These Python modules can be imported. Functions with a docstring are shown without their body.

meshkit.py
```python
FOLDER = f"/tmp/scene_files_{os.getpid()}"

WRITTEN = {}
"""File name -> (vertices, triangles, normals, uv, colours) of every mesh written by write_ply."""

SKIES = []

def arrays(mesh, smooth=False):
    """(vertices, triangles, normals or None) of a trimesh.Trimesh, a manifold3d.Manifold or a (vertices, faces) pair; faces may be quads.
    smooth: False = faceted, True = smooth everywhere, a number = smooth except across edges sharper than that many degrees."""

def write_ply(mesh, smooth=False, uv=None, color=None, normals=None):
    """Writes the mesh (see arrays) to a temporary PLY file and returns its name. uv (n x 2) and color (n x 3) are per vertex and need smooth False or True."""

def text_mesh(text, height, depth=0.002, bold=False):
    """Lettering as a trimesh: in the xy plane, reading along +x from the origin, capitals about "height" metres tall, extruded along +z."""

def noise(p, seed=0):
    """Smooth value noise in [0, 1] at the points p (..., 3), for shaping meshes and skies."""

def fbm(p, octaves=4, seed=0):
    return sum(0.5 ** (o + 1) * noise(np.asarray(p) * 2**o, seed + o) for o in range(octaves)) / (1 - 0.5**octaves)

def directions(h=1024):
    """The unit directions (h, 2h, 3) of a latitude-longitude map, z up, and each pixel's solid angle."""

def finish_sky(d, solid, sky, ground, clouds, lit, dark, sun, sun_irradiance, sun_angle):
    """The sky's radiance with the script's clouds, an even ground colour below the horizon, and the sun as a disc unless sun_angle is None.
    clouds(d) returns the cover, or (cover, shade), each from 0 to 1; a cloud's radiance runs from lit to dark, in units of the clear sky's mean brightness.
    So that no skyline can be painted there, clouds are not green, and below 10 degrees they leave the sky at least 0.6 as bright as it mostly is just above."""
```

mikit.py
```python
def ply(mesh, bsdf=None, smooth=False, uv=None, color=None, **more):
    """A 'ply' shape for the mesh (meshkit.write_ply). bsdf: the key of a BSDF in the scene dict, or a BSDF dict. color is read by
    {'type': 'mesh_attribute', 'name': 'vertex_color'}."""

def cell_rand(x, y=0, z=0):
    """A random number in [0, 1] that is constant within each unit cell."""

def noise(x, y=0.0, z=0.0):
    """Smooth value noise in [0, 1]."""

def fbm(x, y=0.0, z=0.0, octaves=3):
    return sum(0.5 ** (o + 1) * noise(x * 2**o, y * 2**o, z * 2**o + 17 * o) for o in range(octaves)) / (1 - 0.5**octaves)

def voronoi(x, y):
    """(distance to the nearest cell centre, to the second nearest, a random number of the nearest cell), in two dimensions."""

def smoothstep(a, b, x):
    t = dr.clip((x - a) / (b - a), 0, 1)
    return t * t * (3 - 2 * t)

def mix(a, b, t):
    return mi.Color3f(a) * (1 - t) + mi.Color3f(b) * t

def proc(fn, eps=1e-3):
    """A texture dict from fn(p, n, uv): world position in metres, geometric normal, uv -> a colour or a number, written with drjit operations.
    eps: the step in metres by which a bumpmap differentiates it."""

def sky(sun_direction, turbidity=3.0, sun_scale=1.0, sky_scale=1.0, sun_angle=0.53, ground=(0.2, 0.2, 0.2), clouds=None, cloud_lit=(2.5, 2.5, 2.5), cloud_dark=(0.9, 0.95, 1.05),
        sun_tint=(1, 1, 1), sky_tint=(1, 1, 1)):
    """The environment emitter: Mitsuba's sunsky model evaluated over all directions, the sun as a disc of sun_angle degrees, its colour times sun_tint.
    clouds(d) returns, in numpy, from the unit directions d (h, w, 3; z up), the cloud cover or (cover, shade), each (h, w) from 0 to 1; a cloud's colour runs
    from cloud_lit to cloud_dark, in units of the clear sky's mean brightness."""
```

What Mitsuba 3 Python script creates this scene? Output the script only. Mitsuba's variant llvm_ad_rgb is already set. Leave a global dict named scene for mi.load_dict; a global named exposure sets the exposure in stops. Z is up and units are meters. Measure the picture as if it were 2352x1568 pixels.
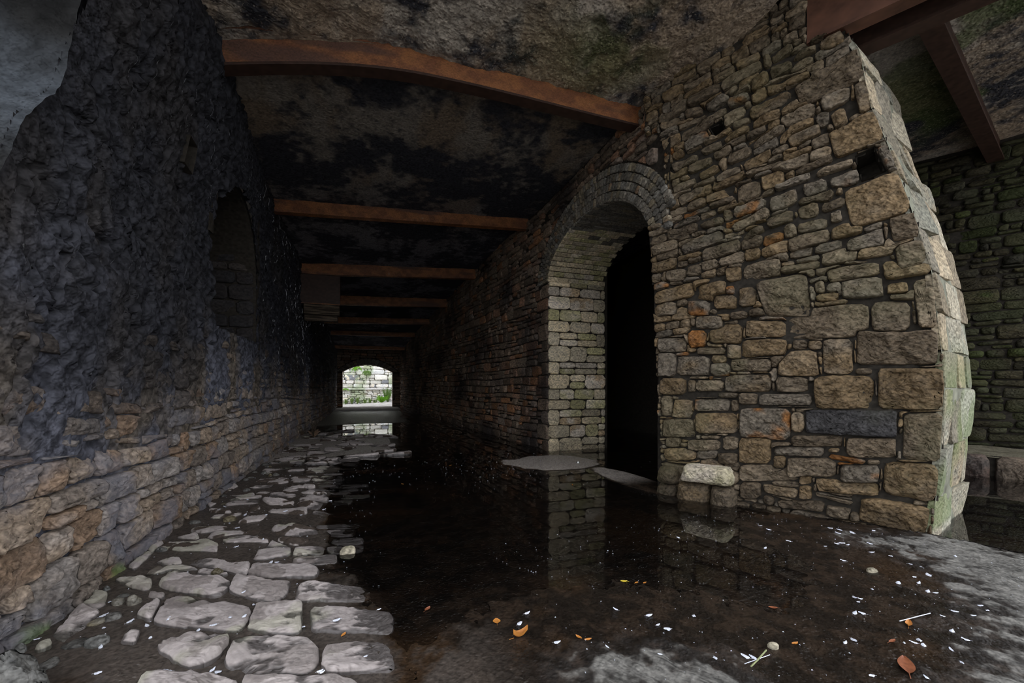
import math, random
import numpy as np, trimesh, shapely
import drjit as dr
import mitsuba as mi
import mikit, meshkit
from mikit import noise as tn, fbm as tf, smoothstep as ss, mix
from shapely.geometry import Polygon, Point, LineString, box
from shapely.ops import unary_union

T = mi.ScalarTransform4f
rng = np.random.default_rng(7)
scene, labels = {}, {}

# ------------------------------------------------------------------ camera, sky, exposure
CAM_F, CAM_H = 950.0, 1.3
YAW = math.atan(331 / 950)
SY, CY = math.sin(YAW), math.cos(YAW)
scene['camera'] = {'type': 'perspective', 'fov': math.degrees(2 * math.atan(1176 / CAM_F)), 'fov_axis': 'x', 'near_clip': 0.05, 'far_clip': 500.0,
                   'principal_point_offset_y': -0.0676,
                   'to_world': T().look_at(origin=[0, 0, CAM_H], target=[SY, CY, CAM_H], up=[0, 0, 1])}
def overcast(d):
    n = meshkit.fbm(np.stack([d[..., 0] * 3, d[..., 1] * 3, d[..., 2] * 5], -1), 4, 3)
    return np.ones(d.shape[:2]), np.clip((n - 0.35) * 1.6, 0, 1)
scene['sky'] = mikit.sky([-0.3, -0.5, 0.8], turbidity=4.0, sun_scale=0.0, clouds=overcast, cloud_lit=(2.3, 2.36, 2.48), cloud_dark=(1.6, 1.66, 1.78), ground=(0.30, 0.29, 0.27))
exposure = 3.38

# ------------------------------------------------------------------ helpers
def numbered(key):
    if key not in scene and key not in taken:
        return key
    stem_n = counters.get(key, 1)
    while f'{key}_{stem_n:03d}' in scene or f'{key}_{stem_n:03d}' in taken:
        stem_n += 1
    counters[key] = stem_n + 1
    return f'{key}_{stem_n:03d}'
taken, counters = set(), {}
def thing(name, label=None, cat=None, group=None, kind=None):
    key = numbered(name); taken.add(key)
    e = {}
    if label: e['label'] = label
    if cat: e['category'] = cat
    if group: e['group'] = group
    if kind: e['kind'] = kind
    labels[key] = e
    return key
def part(parent, name, shape, label=None, kind=None):
    key = numbered(f'{parent}__{name}')
    scene[key] = shape
    e = {}
    if label: e['label'] = label
    if kind: e['kind'] = kind
    if e: labels[key] = e
    return key
def solid(name, shape, label=None, cat=None, group=None, kind=None):
    key = thing(name, label, cat, group, kind)
    scene[key] = shape
    return key
def smoothnp(a, b, x):
    t = np.clip((x - a) / (b - a), 0, 1)
    return t * t * (3 - 2 * t)
def box_mesh(x0, x1, y0, y1, z0, z1, bevel=0.006):
    import manifold3d as m3
    b = bevel
    pts = []
    for sx in (0, 1):
        for sy in (0, 1):
            for sz in (0, 1):
                px, py, pz = (x1 if sx else x0), (y1 if sy else y0), (z1 if sz else z0)
                ix, iy, iz = (-b if sx else b), (-b if sy else b), (-b if sz else b)
                pts += [(px + ix, py + iy, pz), (px + ix, py, pz + iz), (px, py + iy, pz + iz)]
    return trimesh.Trimesh(*(lambda h: (h.vertices, h.faces))(trimesh.convex.convex_hull(np.array(pts))), process=False)
def cat_mesh(ms):
    return trimesh.util.concatenate(ms)
def dist_px(p):
    q = np.asarray(p) - [0, 0, CAM_H]
    return CAM_F / max(0.4, q[0] * SY + q[1] * CY)

# ------------------------------------------------------------------ materials
def rgbt(c):
    return {'type': 'rgb', 'value': list(c)}
def pr(color, rough=0.8, spec=0.3, metallic=0.0, bump=None, scale=1.0):
    b = {'type': 'principled', 'base_color': color, 'roughness': rough, 'specular': spec}
    if metallic: b['metallic'] = metallic
    if bump is not None:
        b = {'type': 'bumpmap', 'arbitrary': bump, 'scale': scale, 'bsdf': b}
    return {'type': 'twosided', 'bsdf': b}
def grit(p, n, uv):
    return tf(p.x * 50, p.y * 50, p.z * 50, 2) * 0.023
GRIT = mikit.proc(grit, 0.002)
def stone_fn(pal, wet=0.0, moss=None, soot=None):
    c0, c1, c2, c3, c4 = [mi.Color3f(*c) for c in pal]
    def fn(p, n, uv):
        k = mi.Float(uv.x); v = mi.Float(uv.y)
        big = tf(p.x * 5 + k * 31, p.y * 5, p.z * 5 + v * 17, 3)
        k2 = dr.clip(k + (big - 0.5) * 0.34, 0, 1)
        c = mix(c0, c1, ss(0.10, 0.34, k2))
        c = mix(c, c2, ss(0.36, 0.6, k2))
        c = mix(c, c3, ss(0.62, 0.84, k2))
        c = mix(c, c4, ss(0.90, 0.97, k2))
        fine = tf(p.x * 38, p.y * 38, p.z * 38, 3)
        spk = tn(p.x * 130, p.y * 130, p.z * 130)
        c = dr.select(k < -0.5, mi.Color3f(0.036, 0.034, 0.034) * (0.5 + big), c)
        c = c * (0.55 + 0.7 * v) * dr.maximum(0.12, 1.9 * fine + 0.35 * spk - 0.12)
        if wet > 0:
            c = c * (1 - wet * (1 - ss(0.02, 0.35, p.z + (big - 0.5) * 0.5)))
        if moss is not None:
            c = moss(c, p, big, fine)
        if soot is not None:
            c = soot(c, p, big, fine)
        return c
    return mikit.proc(fn)
# ---- stones, cobbles and litter measured in metres: (along, height) on the pier, (x, y) on the floor
PIER_STONES = [[(-0.02,1.422),(0.291,1.417),(0.291,1.215),(-0.02,1.211)],[(0.311,1.396),(0.409,1.395),(0.409,1.246),(0.311,1.245)],[(0.418,1.391),(0.721,1.387),(0.721,1.258),(0.418,1.256)],[(0.73,1.448),(1.189,1.438),(1.189,1.252),(0.73,1.248)],[(-0.009,1.201),(0.129,1.203),(0.129,0.945),(-0.009,0.938)],[(0.139,1.151),(0.37,1.156),(0.37,0.936),(0.139,0.925)],[(0.399,1.166),(0.783,1.174),(0.783,1.032),(0.399,1.017)],[(0.8,1.164),(0.868,1.166),(0.868,1.036),(0.8,1.033)],[(0.659,1.248),(0.86,1.249),(0.86,1.184),(0.659,1.181)],[(0.885,1.073),(1.36,1.089),(1.36,0.753),(0.885,0.712)],[(1.368,1.047),(1.474,1.051),(1.474,0.848),(1.368,0.84)],[(1.072,1.233),(1.543,1.238),(1.543,1.121),(1.072,1.107)],[(0.876,1.24),(1.057,1.242),(1.057,1.115),(0.876,1.11)],[(1.235,1.411),(1.509,1.406),(1.509,1.254),(1.235,1.252)],[(1.631,1.783),(1.86,1.764),(1.86,1.423),(1.631,1.428)],[(1.564,1.422),(2.01,1.413),(2.01,1.104),(1.564,1.088)],[(2.039,1.481),(2.459,1.467),(2.459,1.112),(2.039,1.097)],[(1.885,1.841),(2.424,1.79),(2.424,1.497),(1.885,1.518)],[(1.879,1.486),(1.998,1.482),(1.998,1.421),(1.879,1.423)],[(1.368,0.806),(1.78,0.838),(1.78,0.726),(1.368,0.685)],[(1.811,0.817),(2.163,0.846),(2.163,0.666),(1.811,0.625)],[(1.212,0.67),(1.637,0.712),(1.637,0.621),(1.212,0.573)],[(1.677,0.707),(1.761,0.716),(1.761,0.675),(1.677,0.666)],[(0.876,0.739),(1.182,0.764),(1.182,0.489),(0.876,0.451)],[(1.205,0.581),(1.317,0.593),(1.317,0.454),(1.205,0.439)],[(1.331,0.569),(1.735,0.616),(1.735,0.43),(1.331,0.37)],[(1.761,0.554),(2.05,0.591),(2.05,0.43),(1.761,0.385)],[(0.885,0.443),(1.425,0.512),(1.425,0.341),(0.885,0.257)],[(1.432,0.393),(1.537,0.408),(1.537,0.325),(1.432,0.308)],[(0.034,0.543),(0.409,0.581),(0.409,0.432),(0.034,0.386)],[(0.418,0.552),(0.65,0.576),(0.65,0.48),(0.418,0.453)],[(0.659,0.548),(0.86,0.57),(0.86,0.449),(0.659,0.423)],[(0.045,0.68),(0.231,0.695),(0.231,0.573),(0.045,0.555)],[(0.311,0.671),(0.677,0.703),(0.677,0.579),(0.311,0.541)],[(0.704,0.743),(0.868,0.757),(0.868,0.608),(0.704,0.591)],[(0.466,0.734),(0.686,0.752),(0.686,0.713),(0.466,0.695)],[(1.992,2.102),(2.255,2.065),(2.255,1.799),(1.992,1.824)],[(0.943,2.041),(1.317,1.999),(1.317,1.826),(0.943,1.857)],[(0.578,2.043),(0.91,2.008),(0.91,1.786),(0.578,1.81)],[(0.331,1.989),(0.532,1.97),(0.532,1.764),(0.331,1.778)],[(0.409,2.16),(0.704,2.125),(0.704,1.972),(0.409,2.001)],[(0.614,2.377),(0.851,2.34),(0.851,2.182),(0.614,2.213)],[(0.311,2.353),(0.568,2.316),(0.568,2.141),(0.311,2.172)],[(0.757,1.788),(0.893,1.778),(0.893,1.62),(0.757,1.627)],[(0.18,1.685),(0.568,1.665),(0.568,1.442),(0.18,1.449)],[(0.578,1.587),(0.783,1.578),(0.783,1.428),(0.578,1.432)],[(0.791,1.625),(1.189,1.606),(1.189,1.473),(0.791,1.484)],[(-0.041,1.739),(0.17,1.727),(0.17,1.439),(-0.041,1.443)],[(-0.052,1.93),(0.301,1.901),(0.301,1.729),(-0.052,1.75)],[(0.418,1.782),(0.739,1.76),(0.739,1.675),(0.418,1.693)],[(0.587,1.679),(0.748,1.671),(0.748,1.58),(0.587,1.586)],[(1.375,1.795),(1.502,1.785),(1.502,1.684),(1.375,1.692)],[(1.509,1.776),(1.624,1.767),(1.624,1.676),(1.509,1.683)],[(0.331,1.436),(0.559,1.432),(0.559,1.401),(0.331,1.404)],[(0.885,0.248),(1.088,0.28),(1.088,0.1),(0.885,0.062)],[(1.432,0.299),(1.537,0.316),(1.537,0.174),(1.432,0.155)],[(0.013,0.908),(0.38,0.927),(0.405,0.709),(0.023,0.678)],[(0.409,0.998),(0.851,1.016),(0.863,0.784),(0.418,0.76)],[(1.481,1.077),(2.173,1.094),(2.168,0.846),(1.488,0.84)],[(1.375,1.683),(1.577,1.671),(1.604,1.412),(1.242,1.419),(1.257,1.559)],[(2.212,1.066),(2.457,1.091),(2.444,0.663),(2.201,0.655)],[(2.079,0.625),(2.434,0.647),(2.414,0.308),(2.073,0.319)],[(1.67,0.649),(1.957,0.626),(1.951,0.579),(1.677,0.593)],[(1.963,0.627),(2.056,0.63),(2.05,0.588),(1.965,0.58)],[(1.571,0.397),(2.05,0.415),(2.044,0.299),(1.584,0.266)],[(1.112,0.265),(1.432,0.257),(1.411,0.159),(1.12,0.168)],[(1.557,0.253),(1.867,0.219),(1.854,0.177),(1.571,0.214)],[(1.242,0.119),(1.644,0.177),(1.637,0.061),(1.272,0.046)],[(1.657,0.139),(1.848,0.152),(1.83,0.029),(1.651,0.031)],[(1.915,0.252),(2.033,0.281),(2.379,0.258),(2.349,-0.002),(1.903,0.037)],[(1.112,0.149),(1.212,0.131),(1.212,0.043),(1.12,0.061)],[(1.331,2.058),(1.543,2.1),(1.98,2.089),(1.98,1.77),(1.331,1.807)],[(2.27,2.239),(2.399,2.267),(2.419,1.812),(2.307,1.823)],[(1.041,2.438),(1.495,2.46),(1.537,2.017),(1.135,2.064)],[(0.927,2.66),(1.272,2.651),(1.28,2.475),(0.918,2.487)],[(0.409,2.508),(0.73,2.53),(0.739,2.291),(0.418,2.327)],[(0.876,2.411),(1.041,2.402),(1.049,2.192),(0.876,2.197)],[(-0.118,2.511),(0.38,2.572),(0.389,2.391),(-0.107,2.36)],[(-0.107,2.339),(0.17,2.373),(0.201,2.205),(-0.085,2.198)],[(0.876,1.835),(1.324,1.808),(1.324,1.643),(0.893,1.63)],[(1.773,2.343),(2.067,2.321),(2.079,2.128),(1.78,2.157)],[(1.651,2.464),(2.044,2.463),(2.056,2.338),(1.677,2.328)],[(2.062,2.46),(2.379,2.451),(2.389,2.29),(2.09,2.279)],[(2.101,2.254),(2.233,2.246),(2.244,2.14),(2.101,2.155)],[(1.557,2.348),(1.637,2.367),(1.651,2.233),(1.571,2.246)],[(1.571,2.229),(1.754,2.233),(1.754,2.145),(1.584,2.152)],[(0.73,2.653),(0.893,2.658),(0.902,2.499),(0.757,2.496)],[(0.045,2.757),(0.291,2.749),(0.291,2.598),(0.066,2.617)],[(0.311,2.766),(0.466,2.764),(0.466,2.636),(0.321,2.633)],[(1.381,4.388),(1.885,4.514),(1.973,4.225),(1.615,4.149),(1.449,4.192)],[(1.671,3.793),(2.023,3.882),(2.137,3.582),(1.726,3.53)],[(2.029,3.513),(2.143,3.547),(2.224,3.302),(2.089,3.287)],[(1.787,3.184),(2.224,3.263),(2.291,2.866),(1.852,2.818)],[(2.107,2.831),(2.291,2.85),(2.346,2.634),(2.143,2.622)],[(2.149,2.573),(2.346,2.611),(2.384,2.396),(2.178,2.36)],[(1.859,4.193),(1.998,4.196),(2.053,3.908),(1.91,3.876)],[(1.601,4.156),(1.839,4.202),(1.843,4.057),(1.636,4.017)],[(1.685,3.977),(1.793,4.013),(1.833,3.843),(1.726,3.804)],[(1.327,3.901),(1.594,3.948),(1.622,3.831),(1.366,3.776)],[(0.861,3.543),(1.077,3.566),(1.094,3.37),(0.861,3.336)],[(1.091,3.58),(1.296,3.582),(1.312,3.43),(1.103,3.405)],[(1.176,4.865),(1.378,4.853),(1.384,4.768),(1.193,4.743)],[(0.993,4.638),(1.157,4.687),(1.165,4.551),(1.013,4.512)],[(1.168,4.709),(1.366,4.705),(1.381,4.579),(1.185,4.569)],[(1.144,4.505),(1.515,4.508),(1.53,4.438),(1.16,4.412)],[(0.761,4.535),(0.967,4.564),(0.984,4.469),(0.78,4.447)],[(0.967,4.36),(1.35,4.394),(1.378,4.289),(1.001,4.21)],[(0.715,4.396),(0.937,4.429),(0.944,4.322),(0.734,4.237)],[(0.752,3.939),(0.989,3.96),(1.006,3.841),(0.765,3.814)],[(0.909,3.8),(1.185,3.844),(1.189,3.733),(0.949,3.669)],[(0.279,4.293),(0.523,4.327),(0.588,4.187),(0.293,4.141)],[(0.117,4.074),(0.429,4.084),(0.433,4.009),(0.143,3.956)],[(0.464,4.113),(0.687,4.136),(0.706,4.048),(0.494,4.039)],[(0.601,4.018),(0.798,4.041),(0.807,3.948),(0.63,3.925)],[(0.798,3.126),(1.173,3.232),(1.176,3.119),(0.825,3.04)],[(0.139,3.783),(0.393,3.814),(0.413,3.734),(0.161,3.667)],[(0.204,3.653),(0.509,3.68),(0.504,3.589),(0.23,3.516)],[(1.566,3.45),(1.856,3.485),(1.869,3.417),(1.587,3.398)],[(1.678,3.358),(1.898,3.381),(1.91,3.235),(1.702,3.246)],[(0.236,3.019),(0.702,3.112),(0.721,2.976),(0.272,2.903)],[(1.001,3.978),(1.304,4.058),(1.316,3.979),(1.018,3.894)],[(0.706,4.138),(0.975,4.202),(0.984,4.121),(0.743,4.073)],[(1.366,4.705),(1.573,4.724),(1.58,4.667),(1.389,4.665)],[(0.31,4.003),(0.582,4.005),(0.592,3.899),(0.331,3.868)],[(0.433,3.852),(0.659,3.884),(0.678,3.796),(0.474,3.734)],[(0.63,3.762),(0.888,3.779),(0.897,3.678),(0.649,3.654)],[(1.456,3.363),(1.657,3.365),(1.671,3.239),(1.486,3.228)],[(1.411,3.143),(1.587,3.161),(1.601,3.016),(1.441,3.026)],[(1.176,3.306),(1.411,3.342),(1.419,3.195),(1.185,3.154)],[(1.685,3.027),(1.767,3.037),(1.787,2.912),(1.692,2.904)],[(1.144,3.109),(1.373,3.154),(1.389,3.022),(1.16,2.992)],[(1.411,2.98),(1.657,2.983),(1.671,2.875),(1.426,2.868)],[(1.807,2.703),(2.071,2.769),(2.089,2.603),(1.82,2.599)],[(1.111,2.929),(1.296,2.938),(1.304,2.843),(1.111,2.805)],[(0.906,3),(1.111,3.061),(1.127,2.981),(0.923,2.917)],[(0.454,3.24),(0.706,3.262),(0.724,3.166),(0.474,3.172)],[(1.587,4.742),(1.78,4.768),(1.813,4.605),(1.615,4.639)],[(0.005,4.87),(0.106,4.867),(0.106,4.692),(0.016,4.688)],[(0.289,4.673),(0.484,4.625),(0.494,4.537),(0.289,4.545)],[(0.513,4.611),(0.752,4.639),(0.798,4.558),(0.572,4.501)],[(0.433,4.439),(0.743,4.494),(0.752,4.419),(0.474,4.359)]]
PIER_HOLES = [[(1.874,3.499),(2.011,3.536),(2.089,3.287),(1.923,3.248)],[(0.562,4.341),(0.702,4.362),(0.724,4.241),(0.611,4.208)]]
COBBLES = [[(-1.115,2.828),(-1.15,3.069),(-1.059,3.046),(-0.856,2.91),(-0.656,2.786),(-0.63,2.692),(-0.639,2.512),(-0.913,2.665),(-1.072,2.736)],[(-0.624,2.81),(-0.37,2.741),(-0.333,2.412),(-0.405,2.402),(-0.602,2.528)],[(-0.65,2.488),(-0.284,2.333),(-0.238,2.252),(-0.221,2.126),(-0.25,2.049),(-0.516,2.142),(-0.618,2.22)],[(-0.994,2.636),(-0.694,2.517),(-0.659,2.437),(-0.681,2.275),(-0.78,2.277),(-0.98,2.485)],[(-0.841,3.236),(-0.481,3.065),(-0.471,2.891),(-0.505,2.806),(-0.645,2.874),(-0.82,3.033)],[(-1.301,3.518),(-1.202,3.458),(-1.116,3.355),(-0.907,3.259),(-0.84,3.167),(-0.857,2.966),(-1.013,3.07),(-1.275,3.253)],[(-1.599,3.477),(-1.515,3.506),(-1.364,3.418),(-1.31,3.245),(-1.345,3.236),(-1.447,3.313)],[(-1.511,3.765),(-1.489,3.823),(-1.324,3.728),(-1.275,3.627),(-1.375,3.621)],[(-1.27,3.639),(-1.24,3.728),(-1.097,3.663),(-0.908,3.459),(-0.803,3.449),(-0.78,3.238),(-0.945,3.394)],[(-0.766,3.409),(-0.463,3.317),(-0.326,3.23),(-0.339,3.085),(-0.624,3.172),(-0.767,3.258)],[(-1.591,4.189),(-1.268,4.094),(-1.157,3.968),(-1.115,3.79),(-1.385,3.9),(-1.565,4.043)],[(-1.578,4.412),(-1.401,4.31),(-1.334,4.135),(-1.539,4.244)],[(-1.179,4.156),(-1,4.151),(-0.784,3.98),(-0.772,3.869),(-1.11,3.986)],[(-0.813,4.313),(-0.417,4.132),(-0.4,3.847),(-0.562,3.941),(-0.812,4.125)],[(-0.715,3.975),(-0.472,3.872),(-0.428,3.784),(-0.529,3.716),(-0.706,3.863)],[(-0.97,5.001),(-0.609,4.875),(-0.59,4.619),(-0.953,4.771)],[(-0.538,4.764),(-0.283,4.619),(-0.36,4.512),(-0.533,4.599)],[(-0.764,5.472),(-0.44,5.315),(-0.422,5.089),(-0.757,5.206)],[(-0.749,5.151),(-0.463,5.039),(-0.5,4.808),(-0.699,4.906)],[(-1.119,5.685),(-0.783,5.493),(-0.775,5.279),(-1.087,5.442)],[(-1.132,5.37),(-0.789,5.217),(-0.743,4.963),(-1.02,5.107)],[(-1.093,6.171),(-0.681,6.028),(-0.635,5.769),(-1.016,5.927)],[(-0.797,5.712),(-0.482,5.618),(-0.465,5.412),(-0.754,5.52)],[(-1.559,5.763),(-1.29,5.744),(-1.262,5.552),(-1.467,5.588)],[(-1.593,5.189),(-1.352,5.047),(-1.297,4.891),(-1.521,4.996)],[(-1.204,5.053),(-1.09,5.102),(-1.045,4.83),(-1.146,4.865)],[(-0.51,2.114),(-0.129,1.997),(-0.033,1.904),(-0.031,1.794),(-0.492,1.955)],[(-0.948,2.267),(-0.745,2.222),(-0.54,2.1),(-0.492,1.955),(-0.907,2.099)],[(-1.574,3.106),(-1.64,3.339),(-1.528,3.259),(-1.46,3.084),(-1.517,3.06)],[(-1.565,2.938),(-1.58,3.09),(-1.443,2.992),(-1.437,2.848),(-1.43,2.706),(-1.538,2.797)],[(-1.234,2.886),(-1.219,3.074),(-1.172,3.038),(-1.124,2.8)],[(-1.18,2.619),(-1.209,2.754),(-1.141,2.73),(-1.102,2.578)],[(-1.3,3.21),(-1.193,3.142),(-1.151,3.05),(-1.258,3.116)],[(-0.412,3.018),(-0.022,2.871),(-0.003,2.748),(-0.02,2.646),(-0.42,2.776)],[(-0.309,2.63),(-0.268,2.651),(0.12,2.507),(0.137,2.425),(0.126,2.303),(0.094,2.264),(-0.271,2.398)],[(-0.205,2.266),(-0.053,2.253),(0.12,2.192),(0.116,1.997),(0.094,1.951),(-0.186,2.027)],[(-1.563,2.739),(-1.534,2.768),(-1.475,2.683),(-1.523,2.65)],[(-1.615,3.679),(-1.621,3.966),(-1.562,3.915),(-1.539,3.601)],[(-1.636,4.003),(-1.63,4.239),(-1.579,4.185),(-1.573,3.919)],[(-1.671,5.396),(-1.685,5.63),(-1.556,5.484),(-1.588,5.216)],[(-1.691,5.96),(-1.673,6.373),(-1.58,6.208),(-1.621,5.822)]]
ROCK = [[(-1.557,2.458),(-1.473,2.45),(-1.379,2.417),(-1.244,2.262),(-1.178,2.135),(-1.401,2.213)]]
DOWN_RIGHT = [(3.94,2.58),(3.95,2.51),(3.84,2.45),(3.97,2.42),(4.21,2.4),(3.46,2.88),(3.42,2.77),(3.34,2.52),(3.04,2.49),(3.48,2.32),(3.59,2.3),(3.65,2.3),(3.66,2.26),(3.84,2.21),(3.67,2.1),(3.33,2.09),(3.71,2),(4.1,1.81),(3.67,1.86),(3.69,1.81),(3.45,1.73),(3.27,1.72),(3.38,1.67),(3.59,1.72),(3.29,1.58),(3.31,1.55),(2.83,1.71),(2.78,1.66),(2.83,1.68),(2.66,1.57),(2.62,1.58),(3.35,1.37),(3.3,1.32),(3.16,1.32),(3.12,1.38),(3.01,1.38),(2.87,1.28),(2.83,1.21),(2.66,1.19),(2.62,1.29),(2.57,1.29),(2.52,1.3),(2.59,1.26),(2.26,1.41),(2.33,1.41),(2.11,1.21),(2.57,1.11),(2.3,1.11),(1.68,1.48),(1.72,1.47),(1.53,1.51),(1.3,1.61),(1.48,1.78),(1.47,1.84),(1.49,1.94),(1.73,1.86),(3.03,1.73),(2.54,2.91)]
DOWN_LEFT = [(-1.72,3.64),(-1.67,3.34),(-1.71,3.83),(-1.46,3.13),(-1.41,2.97),(-1.34,2.82),(-1.24,2.85),(-1.13,2.77),(-1.02,2.74),(-0.85,2.62),(-0.77,2.58),(-0.71,2.64),(-0.64,2.63),(-0.64,2.83),(-0.72,2.94),(-1.19,3.45),(-1.06,2.63),(-1.6,2.8),(-1.61,2.72),(-1.71,3.25),(-1.15,2.38),(-0.86,2.29),(-0.67,2.23),(-0.64,2.2),(-1.25,2.61),(-0.33,2.47),(-0.16,2.42),(-0.2,2.01),(-0.63,3.43),(-0.67,3.44),(-1.12,4.37),(-1.45,5.2),(-1.45,5.01),(-1.23,4.56),(-1.29,5.43),(-1.16,4.8),(-0.97,4.71),(-0.79,4.72),(-0.63,4.62),(-0.44,4.82),(-0.41,5.16),(-0.64,3.73),(-1.74,5.94),(-0.99,3.84),(-0.82,3.91),(-1.5,6.7),(-1.06,6.7),(-1.53,7.58),(-1.7,6.77)]
DOWN_MID = [(-0.16,2.42),(0.06,2.46),(-0.01,2.05),(0.89,1.87),(0.86,2.2),(0.78,2.11),(1.1,1.75),(-0.19,2),(1.35,2.06)]
SOOT = mi.Color3f(0.014, 0.0142, 0.0168)
def pier_moss(c, p, big, fine):
    m = ss(0.52, 0.7, tf(p.x * 1.7 + 9, p.y * 1.7, p.z * 1.3, 3)) * 0.25
    return mix(c, mi.Color3f(0.10, 0.10, 0.045), m)
def left_soot(c, p, big, fine):
    edge = p.z + (tf(p.x * 1.3, p.y * 0.9 + 4, p.z * 0.7, 4) - 0.5) * 2.2
    m = ss(0.75, 2.1, edge)
    blue = ss(0.45, 0.65, tf(p.x * 3, p.y * 3 + 8, p.z * 2, 3)) * (1 - m)
    c = mix(c, mi.Color3f(0.145, 0.150, 0.182), blue * 0.6)
    c = mix(c, SOOT * (0.5 + fine), m * 0.9)
    g = ss(0.6, 0.75, tf(p.x * 2.5, p.y * 2.5 + 2, p.z * 2.5, 3)) * (1 - ss(0.1, 0.55, p.z)) * (1 - ss(3.4, 4.4, p.y))
    return mix(c, mi.Color3f(0.10, 0.16, 0.04), g * 0.75)
def end_moss(c, p, big, fine):
    m = ss(0.42, 0.6, tf(p.x * 2.2, p.y * 2.2, p.z * 1.2 + 3, 3)) * (1 - ss(1.2, 1.9, p.z)) * ss(0.02, 0.12, p.z)
    return mix(c, mi.Color3f(0.12, 0.165, 0.055), m * 0.6)
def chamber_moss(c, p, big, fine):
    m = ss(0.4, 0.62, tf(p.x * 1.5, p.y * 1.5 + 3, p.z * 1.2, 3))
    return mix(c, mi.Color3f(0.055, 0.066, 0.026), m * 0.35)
def out_moss(c, p, big, fine):
    m = ss(0.5, 0.62, tf(p.x * 0.9, p.y, p.z * 0.55 + 3, 4) + 0.10 * (1 - ss(-0.4, 0.6, p.x)) - 0.04)
    return mix(c, mi.Color3f(0.25, 0.36, 0.12), m * 0.55)
def far_soot(c, p, big, fine):
    m = ss(0.45, 0.75, tf(p.y * 0.7, p.z * 0.8, 2.0, 3))
    return mix(c, SOOT * (0.6 + 0.8 * fine), m * 0.75)

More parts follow.
